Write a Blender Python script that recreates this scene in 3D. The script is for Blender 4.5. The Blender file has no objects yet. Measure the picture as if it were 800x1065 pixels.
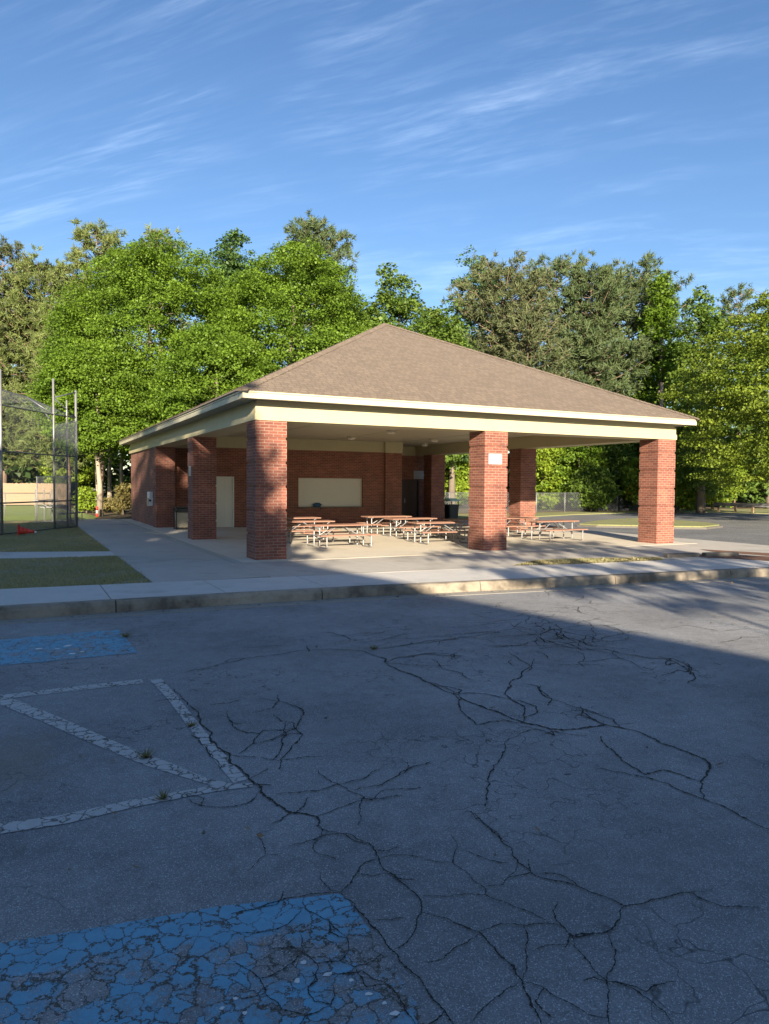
import bpy, math, random
import numpy as np
from mathutils import Vector, Matrix
random.seed(4)
C = bpy.context.scene.collection
SC = bpy.context.scene
PI = math.pi

# ------------------------------------------------------------------ camera (solved from the photograph)
CAM = (-4.8638, -16.3662, 1.7516); F_PX = 756.22; YAW, PIT, ROL = 0.4645, -0.0362, 0.0065
_F = Vector((math.sin(YAW)*math.cos(PIT), math.cos(YAW)*math.cos(PIT), math.sin(PIT)))
_R = Vector((math.cos(YAW), -math.sin(YAW), 0)); _U = _R.cross(_F)
_r = _R*math.cos(ROL) + _U*math.sin(ROL); _u = _U*math.cos(ROL) - _R*math.sin(ROL)
cam = bpy.data.objects.new('camera', bpy.data.cameras.new('camera')); C.objects.link(cam)
M = Matrix.Identity(4)
for i in range(3):
    M[i][0] = _r[i]; M[i][1] = _u[i]; M[i][2] = -_F[i]; M[i][3] = CAM[i]
cam.matrix_world = M
cam.data.sensor_fit = 'HORIZONTAL'; cam.data.sensor_width = 36; cam.data.lens = F_PX/800*36
cam.data.clip_start = .05; cam.data.clip_end = 3000
SC.camera = cam

def spot(px, depth):
    """ground position of a thing seen at photo column px at a given distance along the view axis"""
    d = _F + _r*((px-400)/F_PX); d.z = 0
    return CAM[0]+d.x*depth, CAM[1]+d.y*depth

def height_at(py, px, depth):
    return CAM[2] + (505.2+0.0065*(px-400)-py)/F_PX*depth

# ------------------------------------------------------------------ objects
def tag(o, label=None, cat=None, group=None, kind=None):
    if label: o['label'] = label
    if cat: o['category'] = cat
    if group: o['group'] = group
    if kind: o['kind'] = kind
    return o

def empty(name, loc=(0,0,0), rz=0, label=None, cat=None, group=None):
    o = bpy.data.objects.new(name, None); C.objects.link(o); o.location = loc; o.rotation_euler = (0,0,rz)
    o.empty_display_size = .3
    return tag(o, label, cat, group)

def copy_tree(o, parent=None):
    c = o.copy(); C.objects.link(c)
    if parent: c.parent = parent
    for ch in list(o.children): copy_tree(ch, c)
    return c

class MB:
    def __init__(s): s.v = []; s.f = []; s.fl = []
    def add(s, vs, fs):
        n = len(s.v); s.v += [tuple(p) for p in vs]; s.f += [tuple(i+n for i in f) for f in fs]; return s
    def box(s, x0, x1, y0, y1, z0, z1):
        vs = [(x0,y0,z0),(x1,y0,z0),(x1,y1,z0),(x0,y1,z0),(x0,y0,z1),(x1,y0,z1),(x1,y1,z1),(x0,y1,z1)]
        return s.add(vs, [(0,3,2,1),(4,5,6,7),(0,1,5,4),(1,2,6,5),(2,3,7,6),(3,0,4,7)])
    def bbox(s, x0, x1, y0, y1, z0, z1, b=.01):
        """box with all vertical and top edges chamfered by b"""
        def ring(i, z): return [(x0+i+b,y0+i,z),(x1-i-b,y0+i,z),(x1-i,y0+i+b,z),(x1-i,y1-i-b,z),(x1-i-b,y1-i,z),(x0+i+b,y1-i,z),(x0+i,y1-i-b,z),(x0+i,y0+i+b,z)]
        return s.loft([ring(0,z0), ring(0,z1-b), ring(b,z1)])
    def loft(s, rings, cap=True):
        n = len(rings[0]); vs = [p for r in rings for p in r]; fs = []
        for k in range(len(rings)-1):
            for i in range(n):
                j = (i+1) % n; fs.append((k*n+i, k*n+j, (k+1)*n+j, (k+1)*n+i))
        if cap: fs += [tuple(range(n-1,-1,-1)), tuple((len(rings)-1)*n+i for i in range(n))]
        return s.add(vs, fs)
    def tube(s, pts, rad, n=8, cap=True):
        pts = [Vector(p) for p in pts]; rad = rad if hasattr(rad, '__len__') else [rad]*len(pts)
        rings = []; prev = None
        for i, p in enumerate(pts):
            t = (pts[min(i+1, len(pts)-1)] - pts[max(i-1, 0)]).normalized()
            a = prev if prev is not None else (Vector((0,0,1)) if abs(t.z) < .9 else Vector((1,0,0)))
            x = (a - t*a.dot(t))
            x = x.normalized() if x.length > 1e-6 else t.orthogonal().normalized()
            prev = x; y = t.cross(x)
            rings.append([p + x*(math.cos(2*PI*k/n)*rad[i]) + y*(math.sin(2*PI*k/n)*rad[i]) for k in range(n)])
        return s.loft(rings, cap)
    def prism(s, poly, z0, z1):
        return s.loft([[(x,y,z0) for x,y in poly], [(x,y,z1) for x,y in poly]])
    def sheet(s, poly, z):
        return s.add([(x,y,z) for x,y in poly], [tuple(range(len(poly)))])
    def quad(s, a, b, c, d): return s.add([a,b,c,d], [(0,1,2,3)])
    def build(s, name, m, parent=None, origin=(0,0,0), smooth=False):
        me = bpy.data.meshes.new(name)
        ox, oy, oz = origin
        me.from_pydata([(x-ox,y-oy,z-oz) for x,y,z in s.v], [], s.f); me.update()
        import bmesh
        bm = bmesh.new(); bm.from_mesh(me); bmesh.ops.recalc_face_normals(bm, faces=bm.faces); bm.to_mesh(me); bm.free()
        if smooth:
            for p in me.polygons: p.use_smooth = True
        me.materials.append(m)
        o = bpy.data.objects.new(name, me); C.objects.link(o)
        if parent: o.parent = parent
        return o

def ccw(poly):
    a = sum(poly[i][0]*poly[(i+1)%len(poly)][1]-poly[(i+1)%len(poly)][0]*poly[i][1] for i in range(len(poly)))
    return poly if a > 0 else poly[::-1]

def sheet_obj(name, poly, z, m, kind='structure'):
    return tag(MB().sheet(ccw(poly), z).build(name, m), kind=kind)
def slab_obj(name, poly, z0, z1, m):
    return tag(MB().prism(ccw(poly), z0, z1).build(name, m), kind='structure')

# ------------------------------------------------------------------ materials
class Mat:
    def __init__(s, name):
        s.m = bpy.data.materials.new(name); s.m.use_nodes = True; s.t = s.m.node_tree
        s.b = s.t.nodes['Principled BSDF']; s.out = s.t.nodes['Material Output']
        s.b.inputs['Roughness'].default_value = .8
        s._pos = None
    def n(s, typ, **kw):
        nd = s.t.nodes.new(typ)
        for k, v in kw.items():
            if k[0] == '_': setattr(nd, k[1:], v)
            else: s.set(nd, k, v)
        return nd
    def set(s, nd, key, v):
        try: sock = nd.inputs[int(key[1:])] if key[0] == 'i' and key[1:].isdigit() else nd.inputs[key.replace('__',' ')]
        except ValueError: sock = nd.inputs[key]
        if hasattr(v, 'is_output') or hasattr(v, 'links'): s.t.links.new(v, sock)
        elif hasattr(v, 'outputs'): s.t.links.new(v.outputs[0], sock)
        else: sock.default_value = v
    def pos(s):
        if not s._pos: s._pos = s.n('ShaderNodeNewGeometry')
        return s._pos.outputs['Position']
    def obj(s): return s.n('ShaderNodeTexCoord').outputs['Object']
    def math(s, op, a, b=0., c=None):
        nd = s.n('ShaderNodeMath', _operation=op, i0=a, i1=b)
        if c is not None: s.set(nd, 'i2', c)
        return nd.outputs[0]
    def noise(s, scale, detail=4, rough=.6, vec=None, dist=0.):
        nd = s.n('ShaderNodeTexNoise', Scale=scale, Detail=float(detail), Roughness=rough, Distortion=dist)
        s.set(nd, 'Vector', vec if vec is not None else s.pos()); return nd.outputs['Fac']
    def vor(s, scale, feature='F1', out='Distance', vec=None, rnd=1.):
        nd = s.n('ShaderNodeTexVoronoi', _feature=feature, Scale=scale, Randomness=rnd)
        s.set(nd, 'Vector', vec if vec is not None else s.pos()); return nd.outputs[out]
    def map(s, x, a, b, c=0., d=1., smooth=False):
        nd = s.n('ShaderNodeMapRange', i0=x, i1=a, i2=b, i3=c, i4=d)
        if smooth: nd.interpolation_type = 'SMOOTHSTEP'
        return nd.outputs[0]
    def mix(s, f, a, b, blend='MIX'):
        nd = s.n('ShaderNodeMix', _data_type='RGBA', _blend_type=blend)
        for sock, v in ((nd.inputs[0], f), (nd.inputs[6], a), (nd.inputs[7], b)):
            if hasattr(v, 'links') : s.t.links.new(v, sock)
            else: sock.default_value = v if not isinstance(v, tuple) else (*v[:3], 1)
        return nd.outputs[2]
    def scale(s, vec, xyz):
        return s.n('ShaderNodeMapping', _vector_type='POINT', Vector=vec, Scale=xyz).outputs[0]
    def col(s, v): s.set(s.b, 'Base Color', v if not isinstance(v, tuple) else (*v, 1)); return s
    def rough(s, v): s.set(s.b, 'Roughness', v); return s
    def bump(s, h, strength=.3, dist=.01):
        s.set(s.b, 'Normal', s.n('ShaderNodeBump', Strength=strength, Distance=dist, Height=h).outputs[0]); return s

def V(f): return (f, f, f)

def plain(name, col, rough=.6, metal=0., nscale=6., amt=.25, bump=0.):
    k = Mat(name); o = k.obj(); n = k.noise(nscale, 5, .65, o)
    k.col(k.mix(n, tuple(c*(1-amt) for c in col), tuple(min(1, c*(1+amt)) for c in col)))
    k.rough(rough); k.b.inputs['Metallic'].default_value = metal
    if bump: k.bump(k.noise(nscale*8, 3, .6, o), bump, .005)
    return k.m

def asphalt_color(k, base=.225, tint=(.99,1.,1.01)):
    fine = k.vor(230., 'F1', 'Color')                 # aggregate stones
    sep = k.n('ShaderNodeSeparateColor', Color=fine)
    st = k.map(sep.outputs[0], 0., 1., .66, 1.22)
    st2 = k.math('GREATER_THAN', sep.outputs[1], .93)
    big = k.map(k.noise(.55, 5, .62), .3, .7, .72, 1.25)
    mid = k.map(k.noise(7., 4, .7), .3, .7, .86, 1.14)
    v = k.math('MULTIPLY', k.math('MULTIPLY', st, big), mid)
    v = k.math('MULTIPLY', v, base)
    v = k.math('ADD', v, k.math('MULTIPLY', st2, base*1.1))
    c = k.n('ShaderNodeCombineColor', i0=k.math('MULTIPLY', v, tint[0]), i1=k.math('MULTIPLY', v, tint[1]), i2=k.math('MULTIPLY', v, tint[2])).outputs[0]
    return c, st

def dust(k, c):
    """pale scuffs and dusty spots where old paint and dirt sit on the asphalt"""
    p = k.pos()
    for (x, y, sx, sy, amt, dc) in ((-4.95,-10.75,.42,.8,.5,(.22,.17,.13)), (-2.69,-11.1,.32,.18,.55,(.20,.20,.20)), (-4.6,-9.9,.5,.5,.18,(.18,.17,.16)),
                                    (-1.55,-8.6,1.1,.16,.4,(.2,.19,.16)), (-2.9,-7.9,.8,.5,.18,(.16,.16,.16)), (1.2,-10.9,1.4,.10,.30,(.17,.17,.17)), (-.4,-5.9,1.2,.16,.3,(.2,.19,.17)),
                                    (-2.2,-13.6,1.2,.5,.22,(.17,.165,.16))):
        q = k.n('ShaderNodeVectorMath', _operation='SUBTRACT', i0=p, i1=(x,y,0)).outputs[0]
        q = k.scale(q, (1/sx, 1/sy, 0))
        ln = k.n('ShaderNodeVectorMath', _operation='LENGTH', i0=q).outputs['Value']
        n = k.noise(5., 5, .75)
        f = k.map(k.math('ADD', ln, k.math('MULTIPLY', k.math('SUBTRACT', n, .5), 2.2)), 1.1, .2, 0., amt, True)
        c = k.mix(f, c, dc)
    return c

def m_asphalt(name='asphalt', base=.225, local=True):
    k = Mat(name); c, st = asphalt_color(k, base)
    if local: c = dust(k, c)
    # faint hairline crazing
    w = k.n('ShaderNodeVectorMath', _operation='ADD', i0=k.pos(), i1=k.n('ShaderNodeTexNoise', Scale=3., Vector=k.pos()).outputs['Color']).outputs[0]
    e = k.vor(2.1, 'DISTANCE_TO_EDGE', 'Distance', w)
    m = k.math('MULTIPLY', k.map(e, .002, .019, 1., 0.), k.map(k.noise(.7, 3), .48, .62, 0., .75))
    c = k.mix(m, c, (.02,.02,.021))
    k.col(c).rough(.88).bump(k.math('ADD', st, k.noise(40., 3)), .55, .006); return k.m

def m_paint(name, paint, cell, cover, lo=None, crack=.035, grit=.5, base=.225, band=None):
    """worn road paint: old asphalt shows through the cracks and where flakes are gone"""
    k = Mat(name); a, st = asphalt_color(k, base)
    wob = k.n('ShaderNodeVectorMath', _operation='ADD', i0=k.pos(), i1=k.scale(k.n('ShaderNodeTexNoise', Scale=7., Detail=8., Roughness=.72, Vector=k.pos()).outputs['Color'], V(.17))).outputs[0]
    e = k.vor(cell, 'DISTANCE_TO_EDGE', 'Distance', wob)
    cw = k.math('MULTIPLY', k.map(k.noise(5., 3), .3, .75, .35, 2.1), crack)
    cr = k.map(k.math('DIVIDE', e, cw), .5, 1.3, 0., 1.)
    cid = k.n('ShaderNodeSeparateColor', Color=k.vor(cell, 'F1', 'Color', wob)).outputs[0]
    wear = k.noise(2.6, 6, .72)
    gr = k.noise(46., 4, .75)
    f = k.math('ADD', k.math('ADD', k.math('MULTIPLY', cid, .30), k.math('MULTIPLY', wear, 1.3)), k.math('MULTIPLY', gr, grit))
    if band:
        sx = k.n('ShaderNodeSeparateXYZ', Vector=k.pos()); dd = k.math('ADD', sx.outputs[1], k.math('MULTIPLY', sx.outputs[0], band[0]))
        f = k.math('ADD', f, k.map(dd, band[1]-.26, band[1]-.12, 0., .34))
    f = k.map(f, cover, cover+.22, 0., .94)
    f = k.math('MULTIPLY', f, cr)
    pc = k.mix(k.noise(14., 4, .7), tuple(x*.72 for x in paint), tuple(min(1, x*1.2) for x in paint))
    a2 = k.mix(k.math('SUBTRACT', 1., cr), a, k.mix(k.noise(30., 4, .7), (.016,.016,.015), (.085,.075,.055)))
    k.col(k.mix(f, a2, pc)).rough(.75).bump(k.math('ADD', st, cr), .4, .006); return k.m

def m_concrete(name, base=(.40,.375,.335), stain=.35, nscale=1.3, dirt=(.12,.105,.085), dirtamt=.3, lo=.62):
    k = Mat(name)
    n = k.noise(nscale, 6, .65); n2 = k.noise(22., 4, .7); n3 = k.noise(.4, 3)
    c = k.mix(n, tuple(x*(1-stain) for x in base), tuple(min(1, x*(1+stain*.6)) for x in base))
    c = k.mix(k.map(n2, .35, .7, 0., .35), c, tuple(x*.7 for x in base))
    d = k.map(k.math('ADD', k.math('MULTIPLY', n, .6), k.math('MULTIPLY', n3, .6)), lo, lo+.18, 0., dirtamt)
    c = k.mix(d, c, dirt)
    k.col(c).rough(.85).bump(k.math('ADD', n2, k.noise(120., 2)), .25, .004); return k.m

def m_brick(name='brick', tintdark=1.0):
    k = Mat(name)
    g = k.n('ShaderNodeNewGeometry'); sx = k.n('ShaderNodeSeparateXYZ', Vector=g.outputs['Position'])
    sn = k.n('ShaderNodeSeparateXYZ', Vector=g.outputs['True Normal'])
    ax = k.math('GREATER_THAN', k.math('ABSOLUTE', sn.outputs[0]), .5)
    u = k.n('ShaderNodeMix', _data_type='FLOAT', i0=ax, i2=sx.outputs[0], i3=sx.outputs[1]).outputs[0]
    vec = k.n('ShaderNodeCombineXYZ', i0=u, i1=sx.outputs[2], i2=0.).outputs[0]
    bt = k.n('ShaderNodeTexBrick', Vector=vec, Color1=(.255,.086,.053,1), Color2=(.165,.053,.035,1), Mortar=(.27,.195,.15,1), Scale=1., i5=.0055, i6=.1, i7=0., i8=.213, i9=.07)
    bt.inputs['Mortar Size'].default_value = .0058; bt.inputs['Mortar Smooth'].default_value = .2
    bt.inputs['Brick Width'].default_value = .213; bt.inputs['Row Height'].default_value = .07; bt.inputs['Bias'].default_value = 0.
    cellu = k.math('FLOOR', k.math('DIVIDE', u, .213)); cellv = k.math('FLOOR', k.math('DIVIDE', sx.outputs[2], .07))
    wn = k.n('ShaderNodeTexWhiteNoise', Vector=k.n('ShaderNodeCombineXYZ', i0=cellu, i1=cellv, i2=ax).outputs[0])
    c = k.mix(k.map(wn.outputs['Value'], .0, 1., 0., .55), bt.outputs['Color'], (.11,.034,.026), 'MIX')
    c = k.mix(bt.outputs['Fac'], c, bt.outputs['Color'])
    grime = k.map(k.noise(1.2, 5, .65), .35, .75, 1.1, .72)
    c = k.mix(1., c, k.n('ShaderNodeCombineColor', i0=grime, i1=grime, i2=grime).outputs[0], 'MULTIPLY')
    k.col(c).rough(.85)
    k.bump(k.math('SUBTRACT', k.noise(60., 3), k.math('MULTIPLY', bt.outputs['Fac'], 1.6)), .35, .006)
    return k.m

def m_shingle():
    k = Mat('asphalt_shingle')
    g = k.n('ShaderNodeNewGeometry'); sx = k.n('ShaderNodeSeparateXYZ', Vector=g.outputs['Position'])
    sn = k.n('ShaderNodeSeparateXYZ', Vector=g.outputs['True Normal'])
    ax = k.math('GREATER_THAN', k.math('ABSOLUTE', sn.outputs[0]), .25)
    u = k.n('ShaderNodeMix', _data_type='FLOAT', i0=ax, i2=sx.outputs[0], i3=sx.outputs[1]).outputs[0]
    vec = k.n('ShaderNodeCombineXYZ', i0=u, i1=k.math('MULTIPLY', sx.outputs[2], 2.236), i2=0.).outputs[0]
    bt = k.n('ShaderNodeTexBrick', Vector=vec, Color1=(.185,.143,.105,1), Color2=(.118,.091,.068,1), Mortar=(.06,.043,.032,1), Scale=1.)
    bt.offset = .37; bt.squash = .8; bt.squash_frequency = 3
    bt.inputs['Mortar Size'].default_value = .012; bt.inputs['Mortar Smooth'].default_value = .6
    bt.inputs['Brick Width'].default_value = .20; bt.inputs['Row Height'].default_value = .15
    gr = k.noise(170., 2, .7); big = k.noise(.5, 5, .62)
    c = k.mix(k.map(gr, .3, .7, 0., .5), bt.outputs['Color'], (.19,.147,.109))
    c = k.mix(k.map(big, .35, .7, 0., .22), c, (.125,.096,.072))
    st = k.noise(1., 4, .6, k.scale(k.pos(), (2.2, 2.2, .25)))
    c = k.mix(k.map(st, .52, .75, 0., .25), c, (.15,.11,.085))
    k.col(c).rough(.9).bump(k.math('SUBTRACT', gr, bt.outputs['Fac']), .5, .008); return k.m

def m_painted(name, col, dirt=.12, vert=True):
    k = Mat(name); n = k.noise(1.1, 5, .7, k.scale(k.pos(), (1., 1., .6))); n2 = k.noise(14., 4, .7)
    c = k.mix(k.map(n, .42, .75, 0., dirt*2), col, tuple(x*.72 for x in col))
    c = k.mix(k.map(n2, .55, .8, 0., dirt), c, tuple(x*.6 for x in col))
    k.col(c).rough(.5).bump(n2, .06, .003); return k.m

def m_grass_soil(name, a=(.065,.075,.026), b=(.12,.105,.05), lo=.3):
    k = Mat(name); n = k.noise(.7, 6, .7); n2 = k.noise(9., 5, .75); n3 = k.noise(70., 3, .8)
    c = k.mix(k.map(n, lo, .72), a, b)
    c = k.mix(k.map(n2, .4, .7, 0., .6), c, tuple(x*.55 for x in a))
    c = k.mix(k.map(n3, .4, .7, 0., .5), c, tuple(x*1.3 for x in b))
    k.col(c).rough(.95).bump(k.math('ADD', n3, n2), .8, .03); return k.m

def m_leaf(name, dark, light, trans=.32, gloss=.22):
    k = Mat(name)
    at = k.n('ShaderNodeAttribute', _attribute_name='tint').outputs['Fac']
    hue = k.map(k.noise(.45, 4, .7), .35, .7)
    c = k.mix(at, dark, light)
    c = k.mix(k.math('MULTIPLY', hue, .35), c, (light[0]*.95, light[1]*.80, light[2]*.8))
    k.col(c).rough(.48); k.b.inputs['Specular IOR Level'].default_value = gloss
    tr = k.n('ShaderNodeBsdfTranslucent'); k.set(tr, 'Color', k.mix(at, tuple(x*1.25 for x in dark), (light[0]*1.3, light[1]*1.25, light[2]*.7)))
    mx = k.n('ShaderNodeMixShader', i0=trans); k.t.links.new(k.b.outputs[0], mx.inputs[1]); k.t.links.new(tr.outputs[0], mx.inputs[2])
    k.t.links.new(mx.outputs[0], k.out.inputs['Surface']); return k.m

def m_bark(name, col):
    k = Mat(name); n = k.noise(5., 5, .7, k.scale(k.obj(), (3, 3, .6)))
    k.col(k.mix(n, tuple(x*.4 for x in col), tuple(x*1.5 for x in col))).rough(.95).bump(n, .8, .03); return k.m

MAT = dict(
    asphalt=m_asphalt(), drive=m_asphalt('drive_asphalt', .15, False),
    white_paint=m_paint('worn_white_paint', (.46,.455,.44), 10., .86, crack=.04, grit=1.1),
    blue_paint=m_paint('worn_blue_paint', (.125,.34,.48), 11., 1.0, crack=.034, grit=.55, band=(.154, -13.805)),
    blue_far=m_paint('scuffed_blue_paint', (.13,.36,.50), 9., .98, crack=.02, grit=.8),
    walk=m_concrete('sidewalk_concrete', (.56,.54,.50), .3, 1.6, (.2,.19,.17), .45), slab=m_concrete('slab_concrete', (.62,.56,.45), .3, .7, (.24,.2,.15), .45),
    apron=m_concrete('walkway_concrete', (.47,.44,.39), .42, .8, (.13,.12,.10), .5), border=m_concrete('border_concrete', (.42,.40,.34), .2),
    kerb=m_concrete('kerb_concrete', (.40,.34,.26), .55, 2.6, (.06,.05,.038), .85, lo=.50), gutter=m_concrete('gutter_concrete', (.30,.28,.24), .4, 2., (.09,.08,.065), .5),
    dirty_shaded=m_concrete('stained_shaded_concrete', (.12,.11,.095), .4, 3., (.04,.035,.03), .7),  # stained tone; also carries painted shade for the concrete stubs
    brick=m_brick(), shingle=m_shingle(), cream=m_painted('cream_paint', (.41,.365,.22), .2), white=m_painted('white_fascia_paint', (.43,.40,.29), .22),
    ceiling=m_painted('ceiling_paint', (.40,.365,.28)), shutter=m_painted('shutter_paint', (.58,.565,.50), .1), browndoor=plain('brown_door_paint', (.05,.028,.02), .45),
    doorcream=m_painted('door_paint', (.55,.54,.47), .1), steel=plain('galvanised_steel', (.25,.25,.25), .5, .4, 9., .2), darksteel=plain('weathered_steel', (.16,.17,.18), .5, .6),
    sign=plain('sign_white', (.30,.30,.31), .4), ink=plain('sign_ink', (.25,.24,.26), .6), tabletop=None, black=plain('black_plastic', (.018,.02,.022), .45),
    tan=plain('tan_liner', (.34,.30,.22), .6, bump=.2), greenlid=plain('pale_green_lid', (.36,.50,.36), .4), red=plain('red_cone_plastic', (.62,.05,.03), .45), offwhite=plain('off_white_plastic', (.62,.62,.60), .45),
    blue=plain('blue_cloth', (.02,.07,.14), .8), lamp=plain('frosted_lens', (.55,.52,.44), .5),
    wire=plain('chain_link_wire', (.17,.185,.20), .5, .5), wood=None, bark=m_bark('grey_bark', (.16,.13,.10)), palebark=m_bark('pale_bark', (.30,.25,.19)), pinebark=m_bark('pine_bark', (.20,.14,.10)),
    straw=None, crack=plain('crack_fill', (.020,.020,.019), .95, 0., 4., .6),
    lawn=m_grass_soil('lawn', (.20,.20,.10), (.33,.28,.16)), field=m_grass_soil('field_grass', (.19,.27,.05), (.30,.36,.09)), dry=m_grass_soil('dry_grass', (.17,.19,.07), (.27,.26,.11)), forestfloor=m_grass_soil('forest_floor', (.05,.045,.02), (.13,.085,.04)),
)
def m_planks(name, a, b):
    k = Mat(name); o = k.obj(); n = k.noise(3., 5, .7, k.scale(o, (1., 14., 14.)))
    k.col(k.mix(n, a, b)).rough(.6).bump(n, .2, .003); return k.m
MAT['tabletop'] = m_planks('brown_planks', (.17,.085,.058), (.28,.155,.11))
MAT['wood'] = m_planks('fence_boards', (.22,.15,.09), (.36,.27,.17))
def m_straw():
    k = Mat('pine_straw'); n = k.noise(30., 5, .8); k.col(k.mix(n, (.07,.03,.018), (.26,.13,.075))).bump(n, 1., .03); return k.m
MAT['straw'] = m_straw()
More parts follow.
